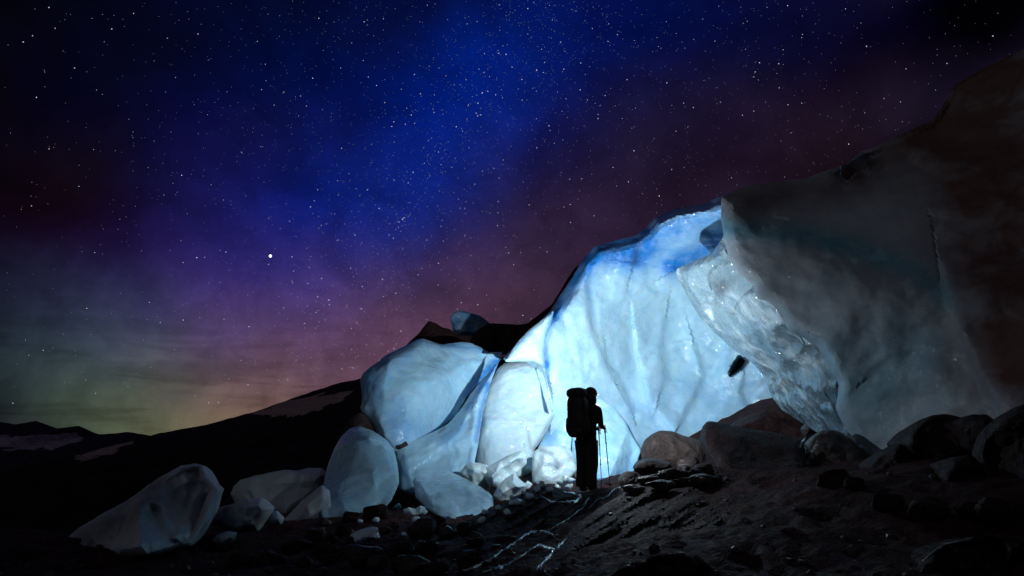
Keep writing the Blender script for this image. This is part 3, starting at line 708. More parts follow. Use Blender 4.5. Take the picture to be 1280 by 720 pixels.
# ------------------------------------------------------------------ rocks
def boulder(label, outline, depth, mat=ROCK, group=None, **k):
    kw = dict(tf=.4, tb=.9, rf=14, step=2.6, facet=((44, .40), (18, .08)), noise=((1.6, .10, 5),), rough=1.0); kw.update(k)
    return tag(slab('boulder', outline, depth, mat, **kw), label, 'boulder', group)
boulder('dark rocky ridge on the skyline behind the rounded ice block', [(500,440),(511,428),(523,417),(530,408),(536,401),(545,404),(553,409),(561,411),(573,418),(589,420),(600,410),(610,404),(622,404),(645,406),(660,404),(690,380),(716,338),(724,330),(724,352),(700,400),(680,440),(640,458),(560,455),(515,448)], 18.4, tf=.5, tb=2, seed=50)
boulder('brown rock peeping out between the rounded and the tall left ice', [(425,548),(433,530),(440,521),(449,515),(458,519),(464,530),(472,546),(470,560),(440,570)], 14.4, BROWN, seed=51)
boulder('small brown stone in the gap under the rounded ice block', [(490,556),(496,552),(503,549),(509,552),(511,562),(500,566),(492,562)], 14.3, BROWN, seed=52, tf=.1, tb=.2, rf=8, step=2)
boulder('big angular dark boulder with a sharp left corner and flat top', [(879,552),(880,534),(883,527),(890,526),(905,529),(925,533),(945,537),(960,539),(980,543),(1000,550),(1006,560),(1008,590),(990,612),(950,616),(910,606),(898,588),(886,566)],
        [(885,530,12.8),(960,540,12.9),(1005,560,12.4),(900,600,11.4),(990,610,11.0)], seed=53, dmap=False, tf=.35, tb=1.2, rf=14, facet=((60, .14),))
boulder('low dark boulder against the ice, behind the angular one', [(912,532),(925,523),(938,517),(955,514),(975,513),(990,516),(1000,522),(1012,530),(1018,545),(990,556),(940,552),(915,545)], 15.6, seed=54)
boulder('rounded brown boulder at the foot of the cave wall', [(800,562),(806,550),(814,543),(824,538),(840,539),(855,545),(868,548),(878,552),(884,562),(880,580),(860,590),(820,588),(803,580)], 14.4, BROWN, seed=55)
boulder('small flat grey rock below the rounded brown boulder', [(790,584),(796,576),(806,573),(822,574),(838,578),(842,588),(830,596),(800,596)], 13.4, ROCK_WET, seed=56, dmap=False, tf=.25, tb=.4)
boulder('wet dark rock standing right of the trekking poles', [(772,600),(776,593),(784,589),(796,590),(801,594),(800,604),(790,612),(776,612)], 12.4, ROCK_WET, seed=57, dmap=False, tf=.2, tb=.35, rf=10, step=2)
boulder('dark rock streaked with pale ice near the overhang tip', [(1004,566),(1010,553),(1018,544),(1026,538),(1040,537),(1052,541),(1066,550),(1080,566),(1092,580),(1084,594),(1040,596),(1012,584)], 12.4, ROCK_WET, seed=58, dmap=False, creases=[([(1020,545),(1016,560),(1014,575)], .1, 8)])
boulder('small rock squeezed under the lower edge of the ice curtain', [(1000,536),(1008,527),(1020,522),(1034,521),(1044,526),(1044,540),(1020,548),(1004,548)], 13.6, ROCK_WET, seed=59, tf=.25, tb=.4)
boulder('rounded dark boulder at the tip of the outer wall', [(1084,598),(1086,582),(1098,570),(1110,560),(1125,552),(1142,551),(1160,558),(1170,572),(1172,600),(1150,622),(1105,622),(1086,612)], 9.9, seed=60, dmap=False)
boulder('dark boulder leaning on the outer wall, with a humped top', [(1130,556),(1138,540),(1150,528),(1163,520),(1180,517),(1200,521),(1212,528),(1220,545),(1215,570),(1185,585),(1150,580)], 9.6, seed=61, dmap=False)
boulder('round topped dark boulder right of the humped one', [(1195,540),(1200,524),(1215,517),(1232,518),(1246,526),(1252,545),(1245,570),(1220,580),(1200,568)], 9.1, seed=62, dmap=False)
boulder('largest rounded boulder cut by the right edge of the photo', [(1226,570),(1230,548),(1240,530),(1252,518),(1270,508),(1300,500),(1340,506),(1370,540),(1370,600),(1300,625),(1250,615),(1230,595)], 7.8, seed=63, dmap=False, tf=.6, rf=40)
boulder('low dark boulder in front of the humped one', [(1168,605),(1176,585),(1190,572),(1210,568),(1230,574),(1242,590),(1240,612),(1210,624),(1180,622)], 8.2, seed=64, dmap=False)
boulder('smooth slab edged with a pale wet rim in the lower right corner', [(1140,716),(1150,700),(1163,688),(1180,678),(1205,672),(1240,669),(1290,672),(1360,690),(1360,780),(1140,780)], 5.6, RIB, seed=65, dmap=False, tf=.3, rf=30)
def strata(ax, am, s_):
    ax = np.array(ax) / np.hypot(*ax); cr = np.array([-ax[1], ax[0]])
    return lambda uv, q: am * (fbm(np.stack([uv @ cr / 13, uv @ ax / 95, 0 * uv[:, 0]], 1), 1, 4, s_, .6, True) + .5 * fbm(np.stack([uv @ cr / 34, uv @ ax / 120, 0 * uv[:, 0]], 1), 1, 3, s_ + 9))
# bedrock ribs in the foreground
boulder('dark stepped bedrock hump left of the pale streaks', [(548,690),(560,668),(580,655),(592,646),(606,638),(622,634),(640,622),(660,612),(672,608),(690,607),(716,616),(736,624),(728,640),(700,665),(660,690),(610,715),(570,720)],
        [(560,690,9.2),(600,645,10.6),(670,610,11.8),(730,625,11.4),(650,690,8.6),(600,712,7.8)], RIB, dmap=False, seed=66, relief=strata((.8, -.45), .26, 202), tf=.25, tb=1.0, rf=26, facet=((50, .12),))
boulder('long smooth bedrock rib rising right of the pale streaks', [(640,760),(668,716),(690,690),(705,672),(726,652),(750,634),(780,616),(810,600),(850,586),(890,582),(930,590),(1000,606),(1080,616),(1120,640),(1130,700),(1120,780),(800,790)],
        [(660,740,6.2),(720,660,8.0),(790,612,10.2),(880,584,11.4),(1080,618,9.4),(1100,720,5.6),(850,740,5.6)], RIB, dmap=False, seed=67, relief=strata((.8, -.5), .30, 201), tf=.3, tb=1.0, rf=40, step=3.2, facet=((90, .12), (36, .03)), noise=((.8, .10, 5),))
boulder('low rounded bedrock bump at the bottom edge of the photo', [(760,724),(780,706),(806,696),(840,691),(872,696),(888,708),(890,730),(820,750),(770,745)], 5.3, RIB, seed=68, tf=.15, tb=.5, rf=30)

bpy.context.view_layer.update()
DG = bpy.context.evaluated_depsgraph_get()
BED = ('dark stepped', 'long smooth', 'low rounded bed')
def seen(px, py):
    d = Vector(direction(px, py))
    ok, loc, nrm, _, ob, _ = scene.ray_cast(DG, Vector(CAM) + d * .5, d, distance=22)
    if ok and (ob.name == 'ground' or ob.get('label', '').startswith(BED)): return loc, nrm
    return None
def gy(px, py):
    h = seen(px, py)
    return h[0].y if h else None
RB = 'dark stones strewn below the fallen ice'
rng = random.Random(5)
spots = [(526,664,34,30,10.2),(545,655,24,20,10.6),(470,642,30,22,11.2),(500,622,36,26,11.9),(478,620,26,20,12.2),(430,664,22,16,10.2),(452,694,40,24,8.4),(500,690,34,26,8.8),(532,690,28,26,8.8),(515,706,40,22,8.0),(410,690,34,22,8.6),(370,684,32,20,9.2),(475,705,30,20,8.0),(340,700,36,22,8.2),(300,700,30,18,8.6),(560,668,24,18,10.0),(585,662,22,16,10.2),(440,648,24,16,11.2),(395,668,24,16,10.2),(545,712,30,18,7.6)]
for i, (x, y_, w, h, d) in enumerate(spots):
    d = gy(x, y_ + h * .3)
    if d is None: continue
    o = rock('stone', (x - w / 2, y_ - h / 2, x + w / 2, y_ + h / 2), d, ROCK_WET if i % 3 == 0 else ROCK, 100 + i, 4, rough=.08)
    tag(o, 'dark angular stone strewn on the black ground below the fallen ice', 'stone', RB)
RB2 = 'wet stones below the cave wall'
for i, (x, y_, w, h, d) in enumerate([(812,600,30,14,12.6),(838,594,32,16,12.5),(862,590,26,16,12.6),(858,578,24,16,13.0),(880,588,24,16,12.6),(826,606,36,12,12.1),(792,612,26,12,12.0),(850,602,32,10,12.2),(874,572,18,14,13.3),(890,600,26,12,12.1)]):
    d = gy(x, y_ + h * .3)
    if d is None: continue
    o = rock('stone', (x - w / 2, y_ - h / 2, x + w / 2, y_ + h / 2), d, ROCK_WET, 140 + i, 4, rough=.08)
    tag(o, 'wet glinting stone in the rubble between the poles and the angular boulder', 'stone', RB2)
rg = np.random.RandomState(77)
for i in range(34):
    x, y_ = rg.uniform(778, 1000), 0; y_ = rg.uniform(560, 604) if x < 885 else rg.uniform(540, 556); w = rg.uniform(8, 26); h = w * rg.uniform(.5, .8)
    if x > 885: w *= .8; h *= .8
    d = gy(x, y_ + h * .3)
    if d is None: continue
    o = rock('stone', (x - w / 2, y_ - h / 2, x + w / 2, y_ + h / 2), d, ROCK_WET, 400 + i, 3, rough=.09)
    tag(o, 'wet glinting stone in the rubble between the poles and the angular boulder', 'stone', RB2)
for i in range(40):
    x, y_ = rg.uniform(380, 600), rg.uniform(648, 716); w = rg.uniform(8, 24); h = w * rg.uniform(.55, .85)
    d = gy(x, y_ + h * .3)
    if d is None: continue
    o = rock('stone', (x - w / 2, y_ - h / 2, x + w / 2, y_ + h / 2), d, ROCK_WET if i % 3 == 0 else ROCK, 450 + i, 3, rough=.09)
    tag(o, 'dark angular stone strewn on the black ground below the fallen ice', 'stone', RB)
def gravel(n):
    px = rg.uniform(-60, 1340, n); py = 575 + 150 * rg.uniform(0, 1, n) ** .8
    v, f = ICO[1]; V = []; Fs = []
    for i in range(n):
        h = seen(px[i], py[i])
        if not h or (px[i] > 660 and py[i] > 600 and rg.uniform() > .3): continue
        p = np.array(h[0]); sz = .010 + .045 * rg.uniform() ** 4
        q = v * (1 + .35 * rg.uniform(-1, 1, (len(v), 1))) * np.array([1, rg.uniform(.6, 1), rg.uniform(.45, .8)]) * sz
        a = rg.uniform(0, 6.28); q = np.stack([q[:, 0] * math.cos(a) - q[:, 1] * math.sin(a), q[:, 0] * math.sin(a) + q[:, 1] * math.cos(a), q[:, 2]], 1)
        k = len(V) * len(v); V.append(q + p + np.array([0, 0, sz * .25])); Fs += [tuple(j + k for j in t) for t in f]
    o = link('gravel', mesh(np.concatenate(V), Fs), ROCK_WET, smooth=False); tag(o, 'fine dark gravel scattered over the whole foreground', 'gravel', kind='stuff')
gravel(1500)
for i, (x, y_, w) in enumerate([(662,606,9),(672,612,8),(655,616,7),(688,612,9),(548,622,12),(510,622,10),(530,640,9),(606,640,8),(640,622,8),(574,662,9),(492,622,9),(623,634,7),(520,664,8),(640,628,8),(590,662,7),(470,650,8),(505,668,6),(450,652,7),(648,628,11),(634,640,9),(662,620,10),(676,606,11),(520,650,10),(496,634,11),(560,660,8),(602,650,10)]):
    d = gy(x, y_ + w * .3)
    if d is None: continue
    o = rock('ice_chunk', (x - w / 2, y_ - w * .4, x + w / 2, y_ + w * .4), d, ICE_WHITE, 520 + i, 3, rough=.12)
    tag(o, 'fist sized ice fragment among the larger fallen chunks left of the hiker', 'ice chunk', 'small ice fragments among the fallen ice')
RB3 = 'dark stones between the right boulders'
for i, (x, y_, w, h, d) in enumerate([(1040,600,40,26,10.6),(1068,606,26,18,10.0),(1110,630,40,24,8.2),(1160,640,50,26,7.4),(1250,640,60,34,6.6),(1215,640,36,24,7.0)]):
    d = gy(x, y_ + h * .3)
    if d is None: continue
    o = rock('stone', (x - w / 2, y_ - h / 2, x + w / 2, y_ + h / 2), d, ROCK, 170 + i, 4, rough=.08)
    tag(o, 'dark stone lying among the boulders under the outer wall', 'stone', RB3)

# ------------------------------------------------------------------ frozen meltwater running over the bedrock
GLAZE = ice_mat('thin water ice', base=(.20, .28, .31), blue=(.09, .20, .25), sss=.1, coat=1, rough=.25, scal=6)
_dg = None
def ribbon(label, pts, seed):
    """a thin raised strip of ice that follows the rock under it; pts = (px, py, width px)"""
    dg = bpy.context.evaluated_depsgraph_get()
    pts = np.asarray(pts, float); n = 140
    t = np.linspace(0, len(pts) - 1, n); k = np.arange(len(pts))
    c = np.stack([np.interp(t, k, pts[:, i]) for i in range(3)], 1)
    q = np.stack([t * 2, 0 * t, 0 * t], 1)
    c[:, 1] += 1.6 * fbm(q, 1.6, 4, seed, .5); c[:, 0] += 1.6 * fbm(q, 1.6, 5, seed + 3, .6); wl = c[:, 2] * np.clip(.55 + 1.6 * fbm(q, 4.1, 4, seed + 8, .65), .03, 1.7); wr_ = c[:, 2] * np.clip(.55 + 1.6 * fbm(q, 4.7, 4, seed + 18, .65), .03, 1.7)
    tg = np.gradient(c[:, :2], axis=0); tg /= np.linalg.norm(tg, axis=1)[:, None] + 1e-9; nr = np.stack([-tg[:, 1], tg[:, 0]], 1)
    V = []; fs = []; prof = [(-1, -.010), (-.6, .006), (0, .010), (.6, .006), (1, -.010)]; last = 9.0
    for i in range(n):
        for (s, up) in prof:
            a = c[i, :2] + nr[i] * s * (wl[i] if s < 0 else wr_[i])
            d = direction(a[0], a[1])
            hit, loc, *_ = scene.ray_cast(dg, Vector(CAM + d * 3.5), Vector(d), distance=25)
            if hit: last = loc.y
            p = P(a[0], a[1], last); V.append(p + np.array([0, -up * .6, up]))
    m = len(prof)
    for i in range(n - 1):
        for j in range(m - 1): fs.append((i * m + j, i * m + j + 1, (i + 1) * m + j + 1, (i + 1) * m + j))
    o = link('ice_streak', mesh(V, fs, {'blue': np.zeros(len(V)), 'dirt': np.zeros(len(V))}), GLAZE)
    tag(o, label, 'ice streak', 'pale streaks of ice on the bedrock')
bpy.context.view_layer.update()
ribbon('longest pale ice streak, running down left from below the hiker', [(736,622,1.2),(731,632,1.6),(716,645,1.2),(700,655,1.0),(684,664,1.2),(664,665,2.4),(648,675,2.6),(625,692,3),(600,706,3),(578,714,2)], 1)
ribbon('branching pale ice streak just under the longest one', [(697,688,1),(684,684,2),(674,681,3),(660,690,2.2),(644,700,2.2),(628,708,3),(604,716,2)], 2)
ribbon('short wide ice streak along the foot of the long bedrock rib', [(709,673,1),(698,682,3),(688,694,4),(678,704,4),(670,714,2)], 3)
ribbon('pale ice streak looping on the hump left of the boots', [(676,620,1.5),(688,627,2.2),(704,628,2.5),(720,627,2),(726,621,2.5),(716,617,2),(704,615,1.2)], 4)
ribbon('thin ice streak climbing right beside the poles', [(736,636,.9),(748,624,.9),(758,622,1.0),(768,612,1.1),(780,606,1.0),(792,598,1.2)], 5)
ribbon('short ice streak branching below the middle of the longest one', [(680,664,1.8),(690,668,1.6),(699,677,1.0)], 6)
ribbon('two pronged white ice streak on the dark rock by the overhang tip', [(1022,552,2),(1018,560,3.0),(1014,570,3.2),(1008,577,2.5)], 7)
ribbon('white ice streak squeezed between rocks left of the overhang tip', [(1008,546,1),(1003,552,2.2),(1000,560,2)], 8)
ribbon('bright wet ice rim along the slab in the lower right corner', [(1152,702,1.2),(1164,692,2),(1178,682,1.6),(1196,677,1.1),(1216,673,.8)], 9)
o = rock('ice_chunk', (1128, 657, 1137, 665), 7.2, ICE_WHITE, 333, 3); tag(o, 'single tiny ice chunk alone on the dark foreground, lower right', 'ice chunk')

# ------------------------------------------------------------------ the hiker
def skin(name, joints, edges, mat, parent=None, sub=2, root=0):
    me = bpy.data.meshes.new(name); me.from_pydata([j[0] for j in joints], edges, [])
    ob = bpy.data.objects.new(name + '_tmp', me); COL.objects.link(ob)
    md = ob.modifiers.new('skin', 'SKIN'); md.use_smooth_shade = True
    for i, j in enumerate(joints):
        sv = me.skin_vertices[0].data[i]; sv.radius = (j[1], j[2] if len(j) > 2 else j[1]); sv.use_root = (i == root)
    s2 = ob.modifiers.new('sub', 'SUBSURF'); s2.levels = s2.render_levels = sub
    dg = bpy.context.evaluated_depsgraph_get(); dg.update()
    nm = bpy.data.meshes.new_from_object(ob.evaluated_get(dg)); bpy.data.objects.remove(ob, do_unlink=True)
    nm.materials.clear()
    return link(name, nm, mat, parent)

def tube(name, pts, rads, mat, parent=None, seg=10):
    V = []; fs = []; n = len(pts)
    pts = [Vector(p) for p in pts]
    for i, p in enumerate(pts):
        t = (pts[min(i + 1, n - 1)] - pts[max(i - 1, 0)]).normalized()
        a = t.orthogonal().normalized(); b = t.cross(a)
        for k in range(seg):
            w = 2 * math.pi * k / seg; V.append(p + (a * math.cos(w) + b * math.sin(w)) * rads[i])
    for i in range(n - 1):
        for k in range(seg): fs.append((i * seg + k, i * seg + (k + 1) % seg, (i + 1) * seg + (k + 1) % seg, (i + 1) * seg + k))
    fs.append(tuple(range(seg))[::-1]); fs.append(tuple((n - 1) * seg + k for k in range(seg)))
    return link(name, mesh(V, fs), mat, parent)

def softbox(name, c, half, yaw, mat, parent=None, pw=3.2, taper=0., seed=1, wr=.012):
    v, f = ICO[4]
    s = (np.abs(v) ** pw).sum(1) ** (-1 / pw); p = v * s[:, None]
    p[:, 0] *= 1 - taper * p[:, 2]; p = p * np.array(half)
    p = p + v * (wr * fbm(p, 7, 3, seed))[:, None]
    cz, sz = math.cos(yaw), math.sin(yaw)
    p = np.stack([p[:, 0] * cz - p[:, 1] * sz, p[:, 0] * sz + p[:, 1] * cz, p[:, 2]], 1) + np.array(c)
    return link(name, mesh(p, f), mat, parent)

CLOTH = plain('dark jacket cloth', (.018, .015, .018), .8)
TROUS = plain('dark trouser cloth', (.020, .016, .017), .85)
SKIN_ = plain('skin', (.42, .26, .19), .5, var=.1)
WOOL = plain('dark knit wool', (.02, .016, .02), .9, sc=90)
PACKM = plain('black pack nylon', (.014, .013, .016), .6, sc=60)
METAL = plain('dark pole metal', (.05, .05, .055), .35, .8)
RUB = plain('black rubber', (.02, .02, .02), .6)
feet = P(733, 614.5, 12.0)
FZ = float(feet[2])
body_root = Vector(feet)
yaw = R(50)                                   # faces right and away
fw = Vector((math.cos(yaw), math.sin(yaw), 0)); rt = Vector((math.sin(yaw), -math.cos(yaw), 0))
def B(f, r, z, ox=0.0): return tuple(fw * f + rt * r + Vector((ox, 0, z)))
X0 = .02
J = [
 (B(.0, 0, .90, X0), .150, .135),          # 0 pelvis
 (B(.015, 0, 1.10, X0+.01), .145, .125),   # 1 waist
 (B(.03, 0, 1.30, X0+.03), .165, .13),     # 2 chest
 (B(.035, 0, 1.43, X0+.045), .12, .10),    # 3 upper chest
 (B(.06, 0, 1.50, X0+.055), .062),         # 4 neck
 (B(.085, 0, 1.575, X0+.06), .085, .08),   # 5 jaw/head low
 (B(.095, 0, 1.66, X0+.06), .094, .088),   # 6 head
 (B(.085, 0, 1.725, X0+.06), .07),         # 7 crown
 (B(.04, .19, 1.41, X0+.045), .075),       # 8 shoulder r
 (B(.02, .235, 1.14, X0+.05), .058),       # 9 elbow r
 (B(.165, .17, 1.09, X0+.05), .042),        # 10 wrist r
 (B(.04, -.19, 1.41, X0+.045), .075),      # 11 shoulder l
 (B(.12, -.22, 1.16, X0+.045), .058),      # 12 elbow l
 (B(.37, -.07, 1.085, X0+.01), .042),      # 13 wrist l
 (B(.0, .09, .84, X0), .118),              # 14 hip r
 (B(.03, .10, .48, X0-.01), .088),         # 15 knee r
 (B(-.02, .10, .13, X0-.02), .072),        # 16 ankle r
 (B(.0, -.09, .84, X0), .118),
 (B(.04, -.10, .48, X0-.01), .088),
 (B(.02, -.11, .13, X0-.02), .072),
 (B(.0, .10, .055, X0-.02), .058), (B(.13, .11, .04, X0-.02), .045),    # 20,21 foot r
 (B(.04, -.11, .055, X0-.02), .058), (B(.17, -.12, .04, X0-.02), .045), # 22,23 foot l
 (B(.245, .155, 1.085, X0+.05), .036), (B(.44, -.045, 1.08, X0+.005), .036),  # 24,25 palms
]
E = [(0,1),(1,2),(2,3),(3,4),(4,5),(5,6),(6,7),(3,8),(8,9),(9,10),(3,11),(11,12),(12,13),(0,14),(14,15),(15,16),(0,17),(17,18),(18,19),(16,20),(20,21),(19,22),(22,23),(10,24),(13,25)]
# fingers curled round the pole grips, thumbs closing from the side
def add_chain(start, pts):
    i = start
    for p, r in pts:
        J.append((p, r)); E.append((i, len(J) - 1)); i = len(J) - 1
for hand, sx, pr in ((24, 1, .155), (25, -1, -.045)):
    f0 = .245 if hand == 24 else .44; ox = X0 + (.05 if hand == 24 else .005)
    for k in range(4):
        z = 1.105 - .02 * k; L = (.95, 1.05, 1.0, .8)[k]
        add_chain(hand, [(B(f0 + .035, pr + sx * .008, z, ox), .011), (B(f0 + .035 + .032 * L, pr - sx * .006, z - .002, ox), .0095), (B(f0 + .035 + .028 * L, pr - sx * .032 * L, z - .004, ox), .0085)])
    add_chain(hand, [(B(f0 - .005, pr - sx * .03, 1.115, ox), .012), (B(f0 + .025, pr - sx * .042, 1.125, ox), .010)])
person = skin('person', J, E, CLOTH, None, 2)
person.location = body_root
tag(person, 'hiker in dark clothes and hood, back to us, holding two trekking poles', 'person')
def bpart(name, joints, edges, mat, sub=2): return skin(name, joints, edges, mat, person, sub)
def loft(name, rings, mat, seg=20):
    """rings: (centre, along-facing radius, sideways radius)"""
    V = []; fs = []
    for c, a, b_ in rings:
        for k in range(seg):
            w = 2 * math.pi * k / seg; V.append(np.array(c) + np.array(fw) * a * math.cos(w) + np.array(rt) * b_ * math.sin(w))
    V = np.array(V); V = V + .012 * np.stack([fbm(V, 6, 3, 3), fbm(V, 6, 3, 4), 0 * V[:, 0]], 1)
    n = len(rings)
    for i in range(n - 1):
        for k in range(seg): fs.append((i * seg + k, i * seg + (k + 1) % seg, (i + 1) * seg + (k + 1) % seg, (i + 1) * seg + k))
    fs.append(tuple(range(seg))[::-1]); fs.append(tuple((n - 1) * seg + k for k in range(seg)))
    return link(name, mesh(V, fs), mat, person)
loft('jacket', [(B(0,0,.80,X0), .165, .20), (B(0,0,.92,X0), .160, .19), (B(.01,0,1.10,X0+.01), .150, .185), (B(.03,0,1.28,X0+.03), .165, .20), (B(.035,0,1.40,X0+.045), .145, .205), (B(.045,0,1.475,X0+.052), .09, .13), (B(.055,0,1.53,X0+.055), .072, .078)], CLOTH)
for sx, a in ((1, 0), (-1, .02)):
    loft('trouser_leg', [(B(a*.3, sx*.085, .86, X0), .150, .135), (B(a*.8, sx*.09, .66, X0), .135, .125), (B(.02+a, sx*.10, .46, X0-.01), .118, .112), (B(a, sx*.10, .28, X0-.015), .108, .104), (B(-.01+a, sx*.105, .12, X0-.02), .105, .098), (B(-.01+a, sx*.105, .08, X0-.02), .100, .094)], TROUS)
    bpart('boot', [(B(-.05+a, sx*.105, .05, X0-.02), .055), (B(.0+a, sx*.105, .06, X0-.02), .062), (B(.10+a, sx*.112, .045, X0-.02), .05), (B(.18+a, sx*.115, .035, X0-.02), .036), (B(-.01+a, sx*.105, .16, X0-.02), .066)], [(0,1),(1,2),(2,3),(1,4)], RUB)
# face and hat
hc = np.array(B(.095, 0, 1.64, X0 + .06))
softbox('nose', B(.188, 0, 1.625, X0+.06), (.022, .014, .022), yaw, SKIN_, person, 2.2, wr=0)
softbox('mouth', B(.182, 0, 1.578, X0+.06), (.010, .024, .008), yaw, plain('lips', (.3, .12, .1), .5, var=.1), person, 2.2, wr=0)
for sx in (1, -1):
    softbox('eye', B(.176, sx*.033, 1.65, X0+.06), (.012, .014, .010), yaw, plain('eye', (.5, .5, .5), .2, var=.1), person, 2, wr=0)
v, f = ICO[4]
face = v * np.array([.088, .078, .110]); face[:, 0] += np.where(face[:, 2] < -.04, .012, 0)
cz, sz = math.cos(yaw), math.sin(yaw)
rot = lambda p: np.stack([p[:, 0] * cz - p[:, 1] * sz, p[:, 0] * sz + p[:, 1] * cz, p[:, 2]], 1)
link('face', mesh(rot(face) + np.array(B(.105, 0, 1.625, X0+.06)), f), SKIN_, person)
hat = v * np.array([.132, .118, .128]); hat[:, 2] = np.where(hat[:, 2] < -.02, -.02 + (hat[:, 2] + .02) * .25, hat[:, 2]); hat[:, 0] -= .01
link('hood', mesh(rot(hat) + np.array(B(.085, 0, 1.67, X0+.06)), f), WOOL, person)
hair = v * np.array([.115, .125, .165]); hair[:, 0] -= .04
link('hair', mesh(rot(hair) + np.array(B(.085, 0, 1.575, X0+.06)), f), plain('dark hair', (.02, .014, .012), .5), person)
# backpack: stands on the back, a thing of its own
pk = empty('backpack', feet, 'tall black expedition backpack with bulging lid on the hiker back', 'backpack')
pc = Vector(B(-.225, 0, 0, X0-.005))
def PB(f, r, z): return tuple(pc + fw * f + rt * r + Vector((0, 0, z)))
softbox('main_bag', PB(0, 0, 1.28), (.13, .18, .37), yaw, PACKM, pk, 3.6, taper=-.06, seed=5, wr=.02)
softbox('lid', PB(-.005, 0, 1.665), (.145, .175, .095), yaw, PACKM, pk, 2.8, seed=6, wr=.015)
softbox('bottom_pocket', PB(-.02, 0, 1.0), (.13, .17, .10), yaw, PACKM, pk, 2.8, seed=7)
for sx in (1, -1):
    softbox('side_pocket', PB(-.01, sx*.175, 1.12), (.09, .045, .15), yaw, PACKM, pk, 2.8, seed=8)
    tube('shoulder_strap', [PB(.10, sx*.09, 1.48), PB(.20, sx*.11, 1.54), PB(.33, sx*.12, 1.50), PB(.42, sx*.13, 1.36), PB(.36, sx*.17, 1.18), PB(.12, sx*.15, 1.02)], [.022]*6, PACKM, pk)
    tube('compression_strap', [PB(.06, sx*.19, 1.40), PB(-.06, sx*.187, 1.39), PB(-.135, sx*.10, 1.38)], [.009]*3, RUB, pk)
tube('hip_belt', [PB(.10, .14, 1.0), PB(.22, .20, .98), PB(.34, .12, .97), PB(.37, 0, .965), PB(.34, -.12, .97), PB(.22, -.20, .98), PB(.10, -.14, 1.0)], [.03]*7, PACKM, pk)
tube('dangling_strap', [PB(-.07, .12, .98), PB(-.075, .125, .86), PB(-.08, .12, .75)], [.010, .009, .012], RUB, pk)
# trekking poles
def pole(label, top, tip):
    t = empty('trekking_pole', tuple(P(*tip)), label, 'trekking pole', 'trekking poles of the hiker')
    a = Vector(P(*top)) - t.location; z = Vector((0, 0, 0)); d = (a - z)
    at = lambda k: tuple(z + d * k)
    tube('shaft', [at(.06), at(.40), at(.41), at(.70), at(.71), at(.88)], [.007, .007, .009, .009, .0105, .0105], METAL, t)
    tube('grip', [at(.86), at(.90), at(.95), at(.985), at(1.0)], [.013, .017, .016, .021, .012], RUB, t)
    tube('basket', [at(.070), at(.076), at(.082)], [.012, .042, .012], RUB, t, 14)
    tube('tip', [at(0), at(.03), at(.07)], [.004, .007, .009], METAL, t)
    for k in (.405, .705): tube('lock', [at(k - .012), at(k + .012)], [.0135, .0135], RUB, t)
    sk = [Vector(at(.975)) + Vector((.0, 0, 0)), Vector(at(.94)) + Vector((.03, 0, -.01)), Vector(at(.86)) + Vector((.035, 0, 0)), Vector(at(.90)) + Vector((.012, 0, 0))]
    tube('wrist_strap', sk, [.005] * 4, RUB, t, 6)
handR = Vector(B(.29, .14, 1.09, X0+.05)) + body_root; handL = Vector(B(.485, -.055, 1.085, X0+.005)) + body_root
ur, vr = unproj(np.array(handR)); ul, vl = unproj(np.array(handL))
def ground_hit(px, y):  # row where the ground is met at distance y
    x = (px - 640) / F * y / cp; z = float(ground_z(np.array([x]), np.array([y]))[0])
    return float(unproj(np.array([x, y, z]))[1])
pole('near trekking pole, slanting down right from the hiker glove', (ur, vr - 3.5, handR.y), (763, ground_hit(763, 11.8) + .5, 11.8))
pole('far trekking pole, upright and closest to the hiker legs', (ul, vl - 3.5, handL.y), (752.5, ground_hit(752.5, 12.3) + .5, 12.3))

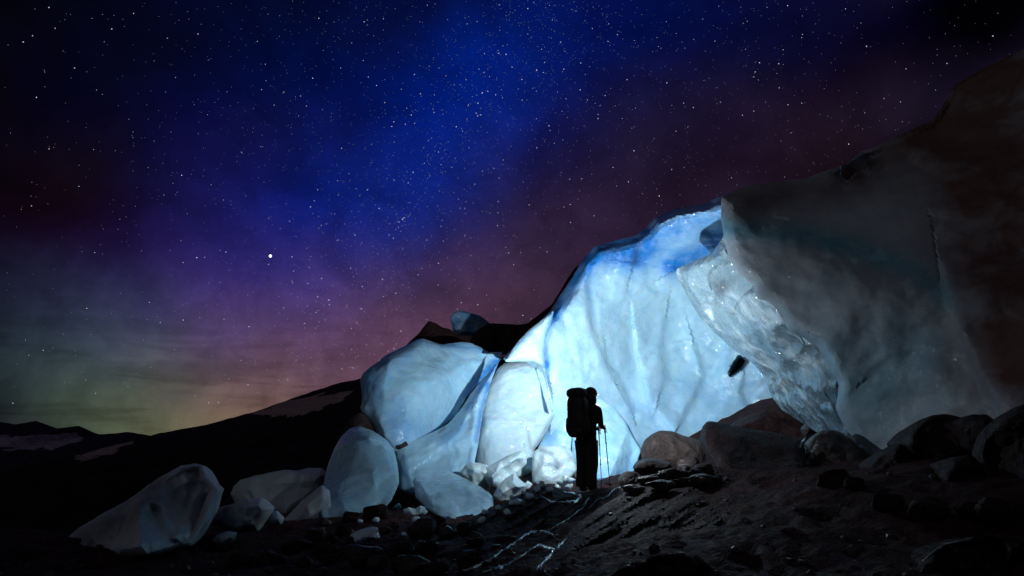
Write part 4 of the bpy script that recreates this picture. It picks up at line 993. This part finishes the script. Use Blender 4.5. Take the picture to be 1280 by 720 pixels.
# ------------------------------------------------------------------ the headlamp, the only lamp of the scene
hl = empty('headlamp', tuple(Vector(B(.208, 0, 1.685, X0+.06)) + body_root), 'small headlamp strapped over the hiker hood, hidden from us, lighting the cave', 'headlamp')
softbox('lamp_housing', (0, 0, 0), (.016, .028, .018), yaw, RUB, hl, 4, wr=0)
lens_m, lt, lb = newmat('lamp lens'); lb.inputs['Emission Color'].default_value = (.8, .9, 1, 1); lb.inputs['Emission Strength'].default_value = 20
softbox('lens', tuple(fw * .021), (.006, .022, .015), yaw, lens_m, hl, 3, wr=0)
band = [tuple(Vector(B(.085 + .130 * math.cos(w), .118 * math.sin(w), 1.685, X0+.06)) + body_root - hl.location) for w in np.linspace(0, 2 * math.pi, 25)]
tube('strap', band, [.009] * 25, RUB, hl, 6)
POWER = 3700.0
L = bpy.data.lights.new('headlamp_beam', 'SPOT'); L.energy = POWER; L.color = (.80, .90, 1.0)
L.spot_size = R(86); L.spot_blend = 1.0; L.shadow_soft_size = .035
lo = bpy.data.objects.new('headlamp_beam', L); COL.objects.link(lo)
lpos = Vector(B(.30, 0, 1.70, X0+.06)) + body_root
lo.location = lpos
aim = Vector(P(778, 388, 22.0)) - lpos
lo.rotation_euler = aim.to_track_quat('-Z', 'Y').to_euler()
# the spill of the same headlamp around its beam
L2 = bpy.data.lights.new('headlamp_spill', 'POINT'); L2.energy = 150.0; L2.color = (.80, .90, 1.0); L2.shadow_soft_size = .035
lo2 = bpy.data.objects.new('headlamp_spill', L2); COL.objects.link(lo2); lo2.location = lpos
L3 = bpy.data.lights.new('headlamp_flood', 'SPOT'); L3.energy = 2450.0; L3.color = (.80, .90, 1.0); L3.spot_size = R(142); L3.spot_blend = 1.0; L3.shadow_soft_size = .035
lo3 = bpy.data.objects.new('headlamp_flood', L3); COL.objects.link(lo3); lo3.location = lpos; lo3.rotation_euler = (Vector(P(735, 352, 22.0)) - lpos).to_track_quat('-Z', 'Y').to_euler()
# added weak, soft sun from behind left, filling outer wall, left ice and foreground
S = bpy.data.lights.new('night_fill', 'SUN'); S.energy = .13; S.angle = R(70); S.color = (.92, .92, 1.0)
so = bpy.data.objects.new('night_fill', S); COL.objects.link(so); so.rotation_euler = (R(58), 0, R(-28))

# ------------------------------------------------------------------ render settings
scene.render.engine = 'CYCLES'
c = scene.cycles
c.max_bounces = 7; c.diffuse_bounces = 4; c.glossy_bounces = 3; c.transmission_bounces = 2
c.sample_clamp_indirect = 3.0; c.use_denoising = True; c.caustics_reflective = False; c.caustics_refractive = False
c.use_adaptive_sampling = True; c.adaptive_threshold = .015
vs = scene.view_settings
vs.view_transform = 'Standard'; vs.look = 'None'; vs.exposure = 0; vs.gamma = 1; vs.use_curve_mapping = False
scene.render.film_transparent = False
